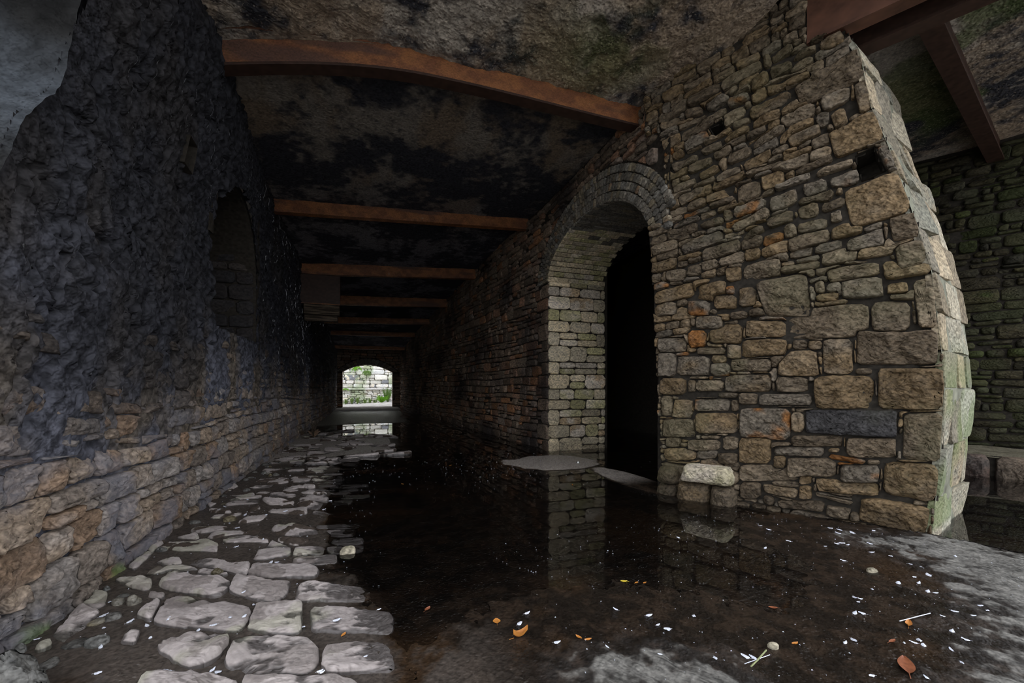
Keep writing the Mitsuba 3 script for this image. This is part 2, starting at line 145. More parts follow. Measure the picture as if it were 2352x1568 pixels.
WARM = [(0.098, 0.074, 0.049), (0.150, 0.117, 0.080), (0.148, 0.102, 0.055), (0.125, 0.104, 0.079), (0.180, 0.078, 0.024)]
COOL = [(0.183, 0.152, 0.127), (0.270, 0.208, 0.154), (0.232, 0.208, 0.191), (0.231, 0.159, 0.108), (0.218, 0.123, 0.072)]
FARP = [(0.145, 0.112, 0.082), (0.197, 0.142, 0.100), (0.161, 0.127, 0.102), (0.223, 0.130, 0.084), (0.278, 0.140, 0.071)]
JAMB = [(0.482, 0.418, 0.302), (0.574, 0.478, 0.324), (0.387, 0.355, 0.189), (0.617, 0.540, 0.437), (0.453, 0.337, 0.209)]
ENDP = [(0.270, 0.240, 0.185), (0.310, 0.275, 0.205), (0.260, 0.255, 0.205), (0.330, 0.270, 0.185), (0.290, 0.240, 0.170)]
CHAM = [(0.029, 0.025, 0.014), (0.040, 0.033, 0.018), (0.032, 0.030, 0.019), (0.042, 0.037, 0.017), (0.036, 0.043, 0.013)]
OUTP = [(0.770, 0.748, 0.672), (0.880, 0.847, 0.784), (0.682, 0.682, 0.672), (0.880, 0.792, 0.650), (0.242, 0.248, 0.269)]
BRIK = [(0.145, 0.133, 0.112), (0.187, 0.167, 0.135), (0.162, 0.153, 0.135), (0.212, 0.178, 0.124), (0.187, 0.128, 0.083)]
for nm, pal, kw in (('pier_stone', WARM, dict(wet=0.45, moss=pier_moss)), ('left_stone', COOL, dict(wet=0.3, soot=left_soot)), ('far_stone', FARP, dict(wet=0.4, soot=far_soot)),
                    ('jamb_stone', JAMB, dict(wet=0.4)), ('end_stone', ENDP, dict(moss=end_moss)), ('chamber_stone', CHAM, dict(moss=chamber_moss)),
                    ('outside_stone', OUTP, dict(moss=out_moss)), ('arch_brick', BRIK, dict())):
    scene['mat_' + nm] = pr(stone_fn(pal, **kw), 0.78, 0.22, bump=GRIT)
def mortar_fn(p, n, uv):
    a = tf(p.x * 30, p.y * 30, p.z * 30, 3)
    return mi.Color3f(0.028, 0.024, 0.019) * (0.3 + 1.3 * a)
scene['mat_mortar'] = pr(mikit.proc(mortar_fn), 0.9, 0.2)
def pale_mortar_fn(p, n, uv):
    a = tf(p.x * 9, p.y * 9, p.z * 9, 3)
    return mi.Color3f(0.17, 0.17, 0.13) * (0.3 + 1.2 * a)
scene['mat_pale_mortar'] = pr(mikit.proc(pale_mortar_fn), 0.9, 0.2)
def left_render_fn(p, n, uv):
    a = tf(p.x * 26, p.y * 26, p.z * 20, 4)
    b = tf(p.x * 1.6, p.y * 1.6 + 3, p.z * 0.8, 4)
    a = ss(0.28, 0.72, a) * 1.25
    c = mix(mi.Color3f(0.095, 0.098, 0.120), mi.Color3f(0.125, 0.105, 0.085), ss(0.5, 0.66, b)) * (0.45 + 0.75 * a)
    edge = p.z + (tf(p.x * 1.3, p.y * 0.9 + 4, p.z * 0.7, 4) - 0.5) * 2.2
    return mix(c, SOOT * (0.5 + 1.0 * a), ss(0.9, 2.3, edge) * 0.92)
scene['mat_left_render'] = pr(mikit.proc(left_render_fn), 0.75, 0.16, bump=GRIT)
def return_fn(p, n, uv):
    a = tf(p.x * 16, p.y * 16, p.z * 10, 4)
    b = tf(p.x * 1.4, p.y * 1.4, p.z * 1.4, 3)
    return mix(mi.Color3f(0.050, 0.057, 0.066), mi.Color3f(0.016, 0.016, 0.016), ss(0.32, 0.62, b)) * (0.15 + 1.3 * a)
scene['mat_return'] = pr(mikit.proc(return_fn), 0.8, 0.12, bump=GRIT)
def rust_fn(p, n, uv):
    a = tf(p.x * 7, p.y * 7, p.z * 7, 4)
    b = tf(p.x * 0.9 + 3, p.y * 0.9, p.z * 5, 3)
    f = tf(p.x * 70, p.y * 70, p.z * 70, 3)
    c = mix(mi.Color3f(0.165, 0.064, 0.030), mi.Color3f(0.255, 0.104, 0.040), ss(0.35, 0.65, a))
    c = mix(c, mi.Color3f(0.075, 0.042, 0.034), ss(0.48, 0.7, b) * 0.8)
    c = mix(c, mi.Color3f(0.30, 0.26, 0.22), ss(0.74, 0.8, a) * 0.4)
    return c * (0.45 + 1.0 * f)
scene['mat_rust'] = pr(mikit.proc(rust_fn), 0.6, 0.4, bump=mikit.proc(lambda p, n, uv: tf(p.x * 60, p.y * 60, p.z * 60, 3) * 0.004, 0.002))
scene['mat_rust_mid'] = pr(mikit.proc(lambda p, n, uv: mi.Color3f(0.085, 0.036, 0.021) * (0.25 + 1.5 * tf(p.x * 9, p.y * 9, p.z * 9, 4))), 0.6, 0.4)
scene['mat_rust_dark'] = pr(mikit.proc(lambda p, n, uv: mi.Color3f(0.036, 0.017, 0.011) * (0.4 + 1.1 * tf(p.x * 20, p.y * 20, p.z * 20, 4))), 0.6, 0.4)
def concrete_fn(p, n, uv):
    a = tf(p.x * 1.5, p.y * 1.3, 1.0, 4)
    b = tf(p.x * 2.1 + 7, p.y * 0.8, 5.0, 4)
    f = tf(p.x * 40, p.y * 40, p.z * 40, 3)
    ag = ss(0.62, 0.74, tf(p.x * 55, p.y * 55, p.z * 55, 2))
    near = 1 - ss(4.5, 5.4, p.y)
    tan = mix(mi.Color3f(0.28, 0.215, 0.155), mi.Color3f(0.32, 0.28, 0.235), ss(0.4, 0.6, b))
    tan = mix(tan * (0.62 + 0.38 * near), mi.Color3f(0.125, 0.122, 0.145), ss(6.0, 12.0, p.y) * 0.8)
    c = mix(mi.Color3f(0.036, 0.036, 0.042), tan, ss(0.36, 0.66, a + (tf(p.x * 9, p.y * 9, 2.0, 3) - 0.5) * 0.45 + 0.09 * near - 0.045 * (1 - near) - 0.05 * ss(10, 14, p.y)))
    moss = ss(0.45, 0.6, tf(p.x * 2.2, p.y * 2.2, 9.0, 3)) * dr.exp(-(dr.square((p.x - 2.6) / 0.8) + dr.square((p.y - 4.2) / 0.7)))
    c = mix(c, mi.Color3f(0.14, 0.145, 0.055), moss * 0.65)
    mossb = ss(0.48, 0.6, tf(p.x * 1.4, p.y * 1.4, 3.0, 3)) * ss(4.8, 5.2, p.x) * (1 - ss(3.8, 4.4, p.y))
    c = mix(c, mi.Color3f(0.075, 0.10, 0.03), mossb * 0.7)
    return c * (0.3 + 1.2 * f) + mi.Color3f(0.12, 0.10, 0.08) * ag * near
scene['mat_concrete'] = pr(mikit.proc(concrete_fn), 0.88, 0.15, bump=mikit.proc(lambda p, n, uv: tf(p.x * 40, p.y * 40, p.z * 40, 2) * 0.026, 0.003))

# ------------------------------------------------------------------ frames of the masonry faces: (along, height, proud) -> point
A = np.array([3.5, 4.3, 0.0]); DV = np.array([0.4623, -0.8867, 0.0]); WV = np.array([0.8867, 0.4623, 0.0]); EV = np.array([0.961, 0.2765, 0.0])
UPZ = np.array([0, 0, 1.0])
def arr3(x, y, z):
    return np.stack(np.broadcast_arrays(x, y, z), -1).astype(float)
def pierF(s, z, h):
    return A + np.multiply.outer(s, DV) - np.multiply.outer(h, WV) + np.multiply.outer(z, UPZ)
def xr(y):
    return 3.5 - 0.08 * np.maximum(np.asarray(y, float) - 8, 0)
def rightF(s, z, h):
    return arr3(xr(s) - h, s, z)
def xl(y, z):
    y, z = np.asarray(y, float), np.asarray(z, float)
    return -1.66 - 0.006 * np.maximum(y - 3, 0) + 0.22 * smoothnp(3.0, 4.6, z) * (1 - smoothnp(4.9, 8.8, y))
def leftF(s, z, h):
    return arr3(xl(s, z) + h, s, z)
END_Z = [-0.2, 0, 0.67, 1.26, 1.63, 2.32, 3.0, 3.52, 3.93, 4.5, 4.76, 5.4]
END_S = [2.38, 2.39, 2.44, 2.47, 2.45, 2.39, 2.24, 2.11, 1.99, 1.91, 1.80, 1.72]
def send(z):
    return np.interp(z, END_Z, END_S)
def endF(t, z, h):
    m = np.array([EV[1], -EV[0], 0])
    return A + np.multiply.outer(send(z), DV) + np.multiply.outer(t, EV) + np.multiply.outer(h, m) + np.multiply.outer(z, UPZ)
def jambF(s, z, h):
    return arr3(3.5 + np.asarray(s), 7.78 - np.asarray(h), z)
def chamberF(s, z, h):
    return A + np.multiply.outer(s, DV) + np.multiply.outer(5.17 - np.asarray(h), WV) + np.multiply.outer(z, UPZ)
def exitF(s, z, h):
    return arr3(s, 27.4 - np.asarray(h), z)
def outF(s, z, h):
    return arr3(s, 33.5 - np.asarray(h), z)
def nicheF(s, z, h):
    return arr3(xl(7.44, 2.5) - np.asarray(s), 7.44 - np.asarray(h), z)
RY_Z = [0, 2.24, 2.64, 2.97, 3.6, 6.0]
RY_Y = [2.30, 2.57, 2.73, 2.99, 3.16, 3.3]
def returnF(s, z, h):
    y = np.interp(z, RY_Z, RY_Y)
    return arr3(-1.64 - np.asarray(s), y - 0.10 * np.asarray(s) - np.asarray(h), z)

# ------------------------------------------------------------------ stones: a rounded, hewn face on a wall frame
def ease(p, r):
    a, b = np.roll(p, 1, 0), np.roll(p, -1, 0)
    la, lb = np.linalg.norm(a - p, axis=1, keepdims=True), np.linalg.norm(b - p, axis=1, keepdims=True)
    u = p + (a - p) / np.maximum(la, 1e-9) * np.minimum(r, la * 0.35)
    v = p + (b - p) / np.maximum(lb, 1e-9) * np.minimum(r, lb * 0.35)
    return np.stack([u, p * 0.5 + (u + v) * 0.25, v], 1).reshape(-1, 2)
def resample(p, n):
    c = np.vstack([p, p[:1]])
    l = np.r_[0, np.cumsum(np.linalg.norm(np.diff(c, axis=0), axis=1))]
    t = np.arange(n) / n * l[-1]
    return np.stack([np.interp(t, l, c[:, 0]), np.interp(t, l, c[:, 1])], 1)
def stone_mesh(poly, frame, back, proud, rough, px, seed, bevel=0.02, flat=0.0):
    p = np.asarray(poly, float)
    if np.sum(p[:, 0] * np.roll(p[:, 1], -1) - np.roll(p[:, 0], -1) * p[:, 1]) < 0:
        p = p[::-1]
    lo, hi = p.min(0), p.max(0)
    size = (hi - lo)
    ext = max(size) * px
    n = int(np.clip(ext / 4, 12, 84)); r = int(np.clip(min(size) * px / 7, 2, 15))
    q = resample(ease(p, 0.012 + 0.16 * min(size) * (((seed * 7919) % 97) / 97)), n)
    c = q.mean(0)
    hw = np.maximum(size / 2, 1e-3)
    b = np.minimum(bevel, hw * 0.35)
    fr = [(0.0, -back), (0.0, 0.45 * proud), (0.5, 0.88 * proud), (1.4, 1.0 * proud)] if r > 2 else [(0.0, -back), (0.0, 0.6 * proud), (1.0, 1.0 * proud)]
    rings, hs = [], []
    for m, h in fr:
        f = np.maximum(1 - b / hw * m, 0.25)
        rings.append(c + (q - c) * f); hs.append(np.full(n, h))
    inner = rings[-1]
    for k in range(1, r):
        f = 1 - k / r
        rings.append(c + (inner - c) * f); hs.append(np.full(n, proud * (1 + (0.22 - flat) * (1 - f * f))))
    P2 = np.vstack(rings + [c[None]]); H = np.concatenate(hs + [np.array([proud * (1.22 - flat)])])
    N = len(fr) + r - 1
    P3 = np.c_[P2, np.zeros(len(P2))]
    w = np.ones(len(P2)); w[:n] = 0
    rg = np.random.default_rng(seed)
    off = rg.uniform(0, 50, 3)
    tilt = rg.normal(0, 0.10, 2) * (1 - flat)
    H = H + w * ((meshkit.fbm(P3 * 7 + off, 2, 1) - 0.5) * rough * 2.0 + (meshkit.fbm(P3 * 22 + off, 3, 2) - 0.5) * rough * 0.9)
    H = H + w * (meshkit.fbm(P3 * 55 + off, 2, 6) - 0.5) * rough * (0.55 if ext > 60 else 0.0)
    cr = meshkit.fbm(P3 * np.array([9, 14, 1]) + off + 5, 3, 4)
    H = H - w * rough * 1.3 * np.abs(cr - 0.5) * 2 * (1 - flat)
    H = H + w * ((P2 - c) @ tilt) * 0.8
    jit = (meshkit.fbm(P3 * 30 + off, 2, 3) - 0.5) * min(0.018, min(size) * 0.12)
    P2 = P2 + (P2 - c) / np.maximum(np.linalg.norm(P2 - c, axis=1, keepdims=True), 1e-6) * jit[:, None]
    V = frame(P2[:, 0], P2[:, 1], H)
    i = np.arange(n); j = (i + 1) % n
    F = []
    for k in range(N - 1):
        a0, a1, b0, b1 = k * n + i, k * n + j, (k + 1) * n + i, (k + 1) * n + j
        F += [np.stack([a0, a1, b1], 1), np.stack([a0, b1, b0], 1)]
    F.append(np.stack([(N - 1) * n + i, (N - 1) * n + j, np.full(n, N * n)], 1))
    return V, np.vstack(F)
def oriented(V, F, out):
    nrm = np.cross(V[F[:, 1]] - V[F[:, 0]], V[F[:, 2]] - V[F[:, 0]]).sum(0)
    return F if nrm @ out > 0 else F[:, ::-1]
def tidy(g, gap, amin, solidity=0.62):
    out = []
    g = g.buffer(-gap / 2)
    for q in getattr(g, 'geoms', [g]):
        if q.is_empty or q.area < amin:
            continue
        hull = q.convex_hull
        if q.area / hull.area < solidity:
            q2 = q.buffer(-0.03).buffer(0.03)
            q2 = max(getattr(q2, 'geoms', [q2]), key=lambda t: t.area)
            if q2.is_empty or q2.area < amin or q2.area / q2.convex_hull.area < solidity:
                continue
            q = q2
        p = np.array(q.simplify(0.006).exterior.coords)[:-1]
        if len(p) >= 3:
            out.append(p)
    return out
def courses(region, seed, hmin, hmax, wmin, wmax, gap=0.02, amin=0.004, split=0.35, warp=None, big=(), wob=0.02, jit=0.012):
    """coursed rubble: polygons (along, height) that fill the region around the stones that are already laid (big)"""
    rg = np.random.default_rng(seed)
    s0, z0, s1, z1 = region.bounds
    shapely.prepare(region)
    blocked = unary_union([Polygon(b).buffer(gap / 2) for b in big]) if len(big) else None
    res = []
    z = z0 - 0.3
    while z < z1 + 0.3:
        h = rg.uniform(hmin, hmax)
        s = s0 - rg.uniform(0, wmax)
        ph = rg.uniform(0, 6.28)
        def L(ss_, zz):
            y = zz + wob * np.sin(ss_ * 1.7 + zz * 3)
            return (ss_, y + (warp(ss_, zz) if warp else 0))
        while s < s1:
            w = rg.uniform(wmin, wmax) * (0.7 + 0.6 * h / hmax)
            cells = []
            if rg.random() < split and h > hmin * 1.3:
                k = rg.uniform(0.35, 0.65)
                m = s + w * rg.uniform(0.35, 0.65)
                cells = [(s, s + w, 0, k), (s, m, k, 1), (m, s + w, k, 1)] if rg.random() < 0.5 else [(s, m, 0, k), (m, s + w, 0, k), (s, s + w, k, 1)]
            else:
                cells = [(s, s + w, 0, 1)]
            for a, b_, k0, k1 in cells:
                g = Polygon([L(a, z + k0 * h), L((a + b_) / 2, z + k0 * h), L(b_, z + k0 * h), L(b_, z + k1 * h), L((a + b_) / 2, z + k1 * h), L(a, z + k1 * h)])
                if not g.intersects(region):
                    continue
                if not region.contains(g):
                    g = g.intersection(region)
                if blocked is not None and g.intersects(blocked):
                    g = g.difference(blocked)
                for p in tidy(g, gap, amin):
                    res.append(p + rg.normal(0, jit, p.shape) * 0.5)
            s += w
        z += h
    return res
def lay(holder, polys, frame, mat, out, seed, name='stone', back=0.05, proud=0.02, rough=0.02, limit=300, bevel=0.02, flat=0.0, tint=None, pvar=0.5, pxmax=600):
    """one entry per stone for those that show largest, the rest joined in one part"""
    rg = np.random.default_rng(seed)
    items = []
    for i, p in enumerate(polys):
        c = np.mean(p, 0)
        P = frame(np.array([c[0]]), np.array([c[1]]), np.array([0.0]))[0]
        px = min(dist_px(P), pxmax)
        items.append((px * math.sqrt(max(1e-5, Polygon(p).area)), px, i))
    items.sort(reverse=True)
    rest = []
    for rank, (_, px, i) in enumerate(items):
        pv = proud * (1 + pvar * rg.uniform(-1, 1)) + 0.004
        V, F = stone_mesh(polys[i], frame, back, pv, rough, px, seed * 1000 + i, bevel, flat)
        F = oriented(V, F, out)
        u = tint(i, polys[i], rg) if tint else None
        if u is None:
            u = (rg.random(), rg.random())
        uv = np.tile(np.array(u, float), (len(V), 1))
        if rank < limit:
            part(holder, name, mikit.ply((V, F), mat, smooth=True, uv=uv))
        else:
            rest.append((V, F, uv))
    if rest:
        at = np.cumsum([0] + [len(r[0]) for r in rest])
        part(holder, 'small_' + name + 's', mikit.ply((np.vstack([r[0] for r in rest]), np.vstack([r[1] + a for r, a in zip(rest, at)])), mat, smooth=True, uv=np.vstack([r[2] for r in rest])), kind='stuff')
def face_grid(region, frame, s_pts, z_pts, h_fn, out):
    """the wall behind the stones: a grid over the region, h_fn(s, z) proud of the frame"""
    S, Z = np.meshgrid(s_pts, z_pts)
    V = frame(S.ravel(), Z.ravel(), h_fn(S.ravel(), Z.ravel()))
    nx = len(s_pts)
    i = (np.arange(len(z_pts) - 1)[:, None] * nx + np.arange(nx - 1)[None]).ravel()
    cs = (S[:-1, :-1] + S[1:, 1:]).ravel() / 2; cz = (Z[:-1, :-1] + Z[1:, 1:]).ravel() / 2
    keep = shapely.contains_xy(region, cs, cz)
    i = i[keep]
    F = np.vstack([np.stack([i, i + 1, i + nx + 1], 1), np.stack([i, i + nx + 1, i + nx], 1)])
    F = oriented(V, F, np.asarray(out, float))
    used = np.unique(F); mp = np.full(len(V), -1); mp[used] = np.arange(len(used))
    return V[used], mp[F]
def ellipse_arch(cy, zc, a, b, y0, y1, zb, n=40):
    t = np.linspace(0, math.pi, n)
    return Polygon([(y1, zb)] + [(cy + a * math.cos(k), zc + b * math.sin(k)) for k in t] + [(y0, zb)])
def frac(lo, hi, step):
    return np.linspace(lo, hi, max(2, int(round((hi - lo) / step)) + 1))
# ------------------------------------------------------------------ floor and water
WL_Y = [0, 1.85, 2.5, 2.8, 3.6, 4.3, 6.6, 7.5, 8.2]
WL_X = [0.25, 0.15, 0.08, 0.0, -0.34, -0.39, -0.51, -0.42, -0.35]
DRY = Polygon([(4.60, 2.16), (3.84, 2.40), (3.88, 2.11), (3.85, 1.88), (3.63, 1.63), (3.31, 1.37), (2.95, 1.15), (2.69, 1.04), (2.39, 0.98), (2.2, 0.2), (2.2, -6), (7, -6), (5.9, -3), (5.1, 0.2), (4.73, 1.7)])
PATCH = Polygon([(0.84, 1.38), (0.90, 1.47), (1.04, 1.53), (1.19, 1.52), (1.31, 1.46), (1.40, 1.36), (1.42, 1.25), (1.4, 0.2), (0.8, 0.2)])
def sd(poly, x, y):
    d = shapely.distance(poly.exterior, shapely.points(x, y))
    return np.where(shapely.contains_xy(poly, x, y), d, -d)
def blob(x, y, cx, cy, rx, ry, top, steep=0.35, bed=-0.09):
    q = np.sqrt(((x - cx) / rx) ** 2 + ((y - cy) / ry) ** 2)
    return bed + (top - bed) * (1 - smoothnp(1 - steep, 1 + steep, q))
def floor_h(x, y):
    P = np.stack([x, y, 0 * x], -1)
    n1 = meshkit.fbm(P * 0.9 + 5, 3, 11) - 0.5
    n2 = meshkit.fbm(P * 3.1, 3, 12) - 0.5
    n3 = meshkit.fbm(P * 14, 3, 13) - 0.5
    bed = -0.105 + 0.02 * n1 + 0.012 * n2
    dl = np.interp(y, WL_Y, WL_X) - x + 0.16 * n2 + 0.1 * n1
    land = np.where(dl > 0, (0.008 + 0.012 * smoothnp(2.8, 4.2, y)) * np.tanh(dl * 5) + 0.016 * n2 + 0.003, -0.095 * (1 - np.exp(np.minimum(dl, 0) * 3.2)) + 0.006 * np.exp(np.minimum(dl, 0) * 8))
    land = np.where(y > 8.2, -0.085, land)
    w = smoothnp(8.8, 7.2, y)
    h = np.maximum(bed, land * w + bed * (1 - w))
    wob = 1 + 0.5 * n1 + 0.35 * n2
    h = np.maximum(h, blob(x, y, -0.55, 10.2, 1.45 * wob, 2.2 * wob, 0.018))
    h = np.maximum(h, blob(x, y, -1.6, 9.5, 0.55 * wob, 4.2, 0.025))
    h = np.maximum(h, blob(x, y, -1.6, 14.5, 0.8 * wob, 3.0, 0.004))
    h = np.maximum(h, blob(x, y, 3.0, 6.55, 0.95 * wob, 0.85 * wob, 0.020))
    h = np.maximum(h, blob(x, y, 3.5, 5.0, 0.35, 1.2, 0.012))
    far = smoothnp(15.0, 15.9, y + 0.8 * n1 - 0.25 * (x + 0.5)) * smoothnp(1.75, 1.35, x - 0.03 * (y - 16) + 0.5 * n1)
    h = np.where(far > 0, np.maximum(h, -0.07 + far * (0.085 + 0.012 * np.maximum(y - 22, 0))), h)
    dd = sd(DRY, x, y) + 0.10 * n2 + 0.05 * n3
    dp = sd(PATCH, x, y) + 0.10 * n2 + 0.05 * n3
    ramp = lambda d: 0.040 + np.where(d > 0, 0.020 * np.tanh(d * 2), np.maximum(0.052 * d, -0.14))
    h = np.maximum(h, np.maximum(ramp(dd), ramp(dp) + 0.007))
    gravel = smoothnp(-1.2, 0.1, np.maximum(dd, dp))
    h = h + n3 * (0.010 + 0.006 * gravel) + (meshkit.fbm(P * 38, 2, 14) - 0.5) * (0.006 + 0.007 * gravel)
    # the slab's outer edge, and the deeper water of the side chamber behind it
    edge = x - (4.605 + np.where(y < 2.19, 0.26 * (2.19 - y), -10)) 
    side = ((edge > 0) & (y < 2.19) & (y > -1.5)) | ((y >= 2.19) & (x > 4.15 + 0.52 * np.maximum(0, 3.1 - y)))
    return np.where(side, -0.28 + 0.02 * n1, h)
def heightmesh(xs, ys):
    X, Y = np.meshgrid(xs, ys)
    V = np.stack([X.ravel(), Y.ravel(), floor_h(X.ravel(), Y.ravel())], -1)
    nx = len(xs)
    i = (np.arange(len(ys) - 1)[:, None] * nx + np.arange(nx - 1)[None]).ravel()
    return V, np.vstack([np.stack([i, i + 1, i + nx + 1], 1), np.stack([i, i + nx + 1, i + nx], 1)])
def dry_mask(p, x):
    return x
def floor_fn(p, n, uv):
    m1 = tf(p.x * 1.6, p.y * 1.6, 3.0, 4)
    m2 = tf(p.x * 11, p.y * 11, 7.0, 4)
    f = tf(p.x * 60, p.y * 60, 1.0, 3)
    mud = mix(mi.Color3f(0.011, 0.008, 0.006), mi.Color3f(0.024, 0.016, 0.011), ss(0.4, 0.65, m2))
    mud = mix(mud, mi.Color3f(0.042, 0.023, 0.011), ss(0.56, 0.7, m1) * 0.5)
    right = ss(0.7, 1.0, p.x + 0.10 * (m2 - 0.5)) * (1 - ss(2.6, 3.0, p.y))
    mud = mud * (0.4 + 0.6 * ss(-0.02, 0.0, p.z))
    mud = mix(mud, mi.Color3f(0.055, 0.045, 0.038), ss(0.002, 0.01, p.z) * (1 - ss(0.3, 0.8, p.x)))
    yard = ss(0.3, -0.4, p.y)
    mud = mix(mud, mi.Color3f(0.42, 0.41, 0.39), yard)
    conc = mix(mi.Color3f(0.050, 0.048, 0.044), mi.Color3f(0.160, 0.153, 0.140), ss(0.25, 0.66, 0.5 * m2 + 0.5 * tf((p.x * 0.89 + p.y * 0.46) * 95, (p.y * 0.89 - p.x * 0.46) * 24, 3.0, 3)))
    drym = ss(0.038, 0.047, p.z + 0.02 * (m2 - 0.5)) * right
    c = mix(mud, conc, drym)
    sand = ss(0.004, 0.012, p.z) * ss(4.6, 5.2, p.y) * (1 - ss(14.0, 15.2, p.y))
    sand = sand * dr.select(p.x > 0.5, ss(1.6, 1.9, p.x), ss(7.6, 8.4, p.y))
    c = mix(c, mi.Color3f(0.27, 0.24, 0.215), sand)
    farm = ss(14.6, 15.6, p.y) * ss(0.0, 0.01, p.z)
    c = mix(c, mi.Color3f(0.155, 0.138, 0.12), farm)
    return c * (0.45 + 1.1 * f)
def floor_rough(p, n, uv):
    m2 = tf(p.x * 11, p.y * 11, 7.0, 4)
    return 0.34 + 0.5 * ss(0.026, 0.042, p.z + 0.02 * (m2 - 0.5))
scene['mat_floor'] = pr(mikit.proc(floor_fn), mikit.proc(floor_rough), 0.4, bump=mikit.proc(lambda p, n, uv: tf(p.x * 75, p.y * 75, p.z * 75, 2) * 0.009, 0.002))
fl = thing('floor', 'flooded mud, silt and concrete floor of the passage', None, None, 'structure')
V1, F1 = heightmesh(np.r_[frac(-2.6, 5.3, 0.026)], np.r_[frac(0.2, 4.5, 0.024), frac(4.5, 9, 0.05)[1:]])
part(fl, 'ground', mikit.ply((V1, F1), 'mat_floor', smooth=True))
V2, F2 = heightmesh(np.r_[frac(-2.6, 5.3, 0.07)], np.r_[frac(9, 18, 0.09), frac(18, 28, 0.2)[1:]])
part(fl, 'far_ground', mikit.ply((V2, F2), 'mat_floor', smooth=True))
V3, F3 = heightmesh(frac(-12, 14, 0.4), frac(-14, 0.2, 0.3))
part(fl, 'subsoil', mikit.ply(box_mesh(-14, 16, -16, 40, -0.7, -0.6), 'mat_mortar'))
part(fl, 'yard', mikit.ply((V3, F3), 'mat_floor', smooth=True))
V4, F4 = heightmesh(frac(5.3, 14, 0.4), frac(0.2, 24, 0.4))
part(fl, 'chamber_bed', mikit.ply((V4, F4), 'mat_floor', smooth=True))
V5, F5 = heightmesh(frac(-12, -2.6, 0.4), frac(0.2, 4, 0.4))
part(fl, 'side_yard', mikit.ply((V5, F5), 'mat_floor', smooth=True))
scene['mat_water'] = {'type': 'bumpmap', 'arbitrary': mikit.proc(lambda p, n, uv: (0.0011 * tf(p.x * 16, p.y * 16, 0.5, 2)) * dr.exp(-(dr.square((p.x + 0.05) / 0.75) + dr.square((p.y - 7.55) / 0.7))) + 0.00004 * tf(p.x * 5, p.y * 5, 0.5, 2), 0.003), 'scale': 1.0,
                      'bsdf': {'type': 'dielectric', 'int_ior': 1.33, 'ext_ior': 1.0}}
wx, wy = np.meshgrid([-2.6, 0, 2, 4, 6, 9, 14], [-1.4, 1, 3, 5, 8, 12, 18, 28])
wv = np.stack([wx.ravel(), wy.ravel(), 0 * wx.ravel()], -1)
wi = (np.arange(7)[:, None] * 7 + np.arange(6)[None]).ravel()
solid('water', mikit.ply((wv, np.vstack([np.stack([wi, wi + 1, wi + 8], 1), np.stack([wi, wi + 8, wi + 7], 1)])), 'mat_water'),
      'still dark floodwater lying across the passage floor, mirroring the far arch', None, None, 'structure')

# ------------------------------------------------------------------ near pier on the right
PIER_SKY = [(send(z), z) for z in frac(-0.1, 5.35, 0.1)]
PIER_L = [(-0.02, -0.1), (0.0, 0), (-0.03, 0.7), (-0.09, 1.8), (-0.15, 2.9), (-0.19, 3.5), (-0.23, 4.7), (-0.25, 5.35)]
pier_region = Polygon(PIER_SKY + PIER_L[::-1]).difference(Polygon([(-0.4, 3.38), (-0.02, 3.38), (0.03, 3.6), (0.03, 4.2), (-0.06, 4.55), (-0.4, 4.62)]))
holes = [Polygon(h) for h in PIER_HOLES]
girder_pocket = Polygon([(1.5, 4.78), (2.6, 4.74), (2.6, 5.6), (1.5, 5.6)])
face_region = pier_region.difference(unary_union(holes)).difference(girder_pocket)
kept, seen = [], None
for b in sorted(PIER_STONES, key=lambda b: Polygon(b).area):
    g = Polygon(b).buffer(0).intersection(face_region.buffer(-0.002))
    if seen is not None:
        g = g.difference(seen)
    for p in tidy(g, 0.004, 0.0012, 0.5):
        kept.append(p)
    seen = Polygon(b).buffer(0.004) if seen is None else seen.union(Polygon(b).buffer(0.004))
pier_fill = courses(face_region, 21, 0.07, 0.16, 0.12, 0.34, gap=0.009, amin=0.0009, split=0.3, big=kept, wob=0.015,
                    warp=lambda s, z: 0.10 * smoothnp(1.4, 3.2, z) * s)
wp = thing('wall_pier', 'near rubble stone pier on the right with big corner blocks', None, None, 'structure')
NPIER = -WV
def pier_tint(i, p, rg):
    c = np.mean(p, 0)
    for (s, z, u) in ((1.85, 0.97, (-1.0, 0.6)), (0.43, 1.88, (1.0, 0.8)), (0.50, 2.25, (0.95, 0.5)), (0.69, 1.53, (0.86, 0.7)), (1.82, 0.61, (0.95, 0.4)), (1.43, 0.65, (0.86, 0.4)), (1.79, 1.26, (0.60, 0.4)), (1.75, 1.60, (0.70, 0.6)),
                      (1.04, 0.61, (0.62, 0.5)), (1.43, 1.57, (0.5, 0.7)), (2.17, 1.66, (0.78, 0.8)), (2.22, 2.37, (0.55, 0.6)), (2.27, 0.46, (0.58, 0.3)), (2.33, 0.87, (0.4, 0.25)), (1.21, 2.89, (0.97, 0.3)), (0.39, 3.41, (0.9, 0.3)), (1.66, 3.38, (0.3, 0.9))):
        if abs(c[0] - s) < 0.07 and abs(c[1] - z) < 0.06:
            return u
    return (rg.random() * 0.93, 0.25 + 0.6 * rg.random())
V, F = face_grid(pier_region.difference(unary_union(holes)), pierF, frac(-0.3, 2.52, 0.03), frac(-0.1, 5.35, 0.035), lambda s, z: -0.040 + 0.03 * (meshkit.fbm(np.stack([s * 12, z * 12, 0 * s], -1), 3) - 0.5), NPIER)
part(wp, 'mortar_core', mikit.ply((V, F), 'mat_mortar', smooth=True))
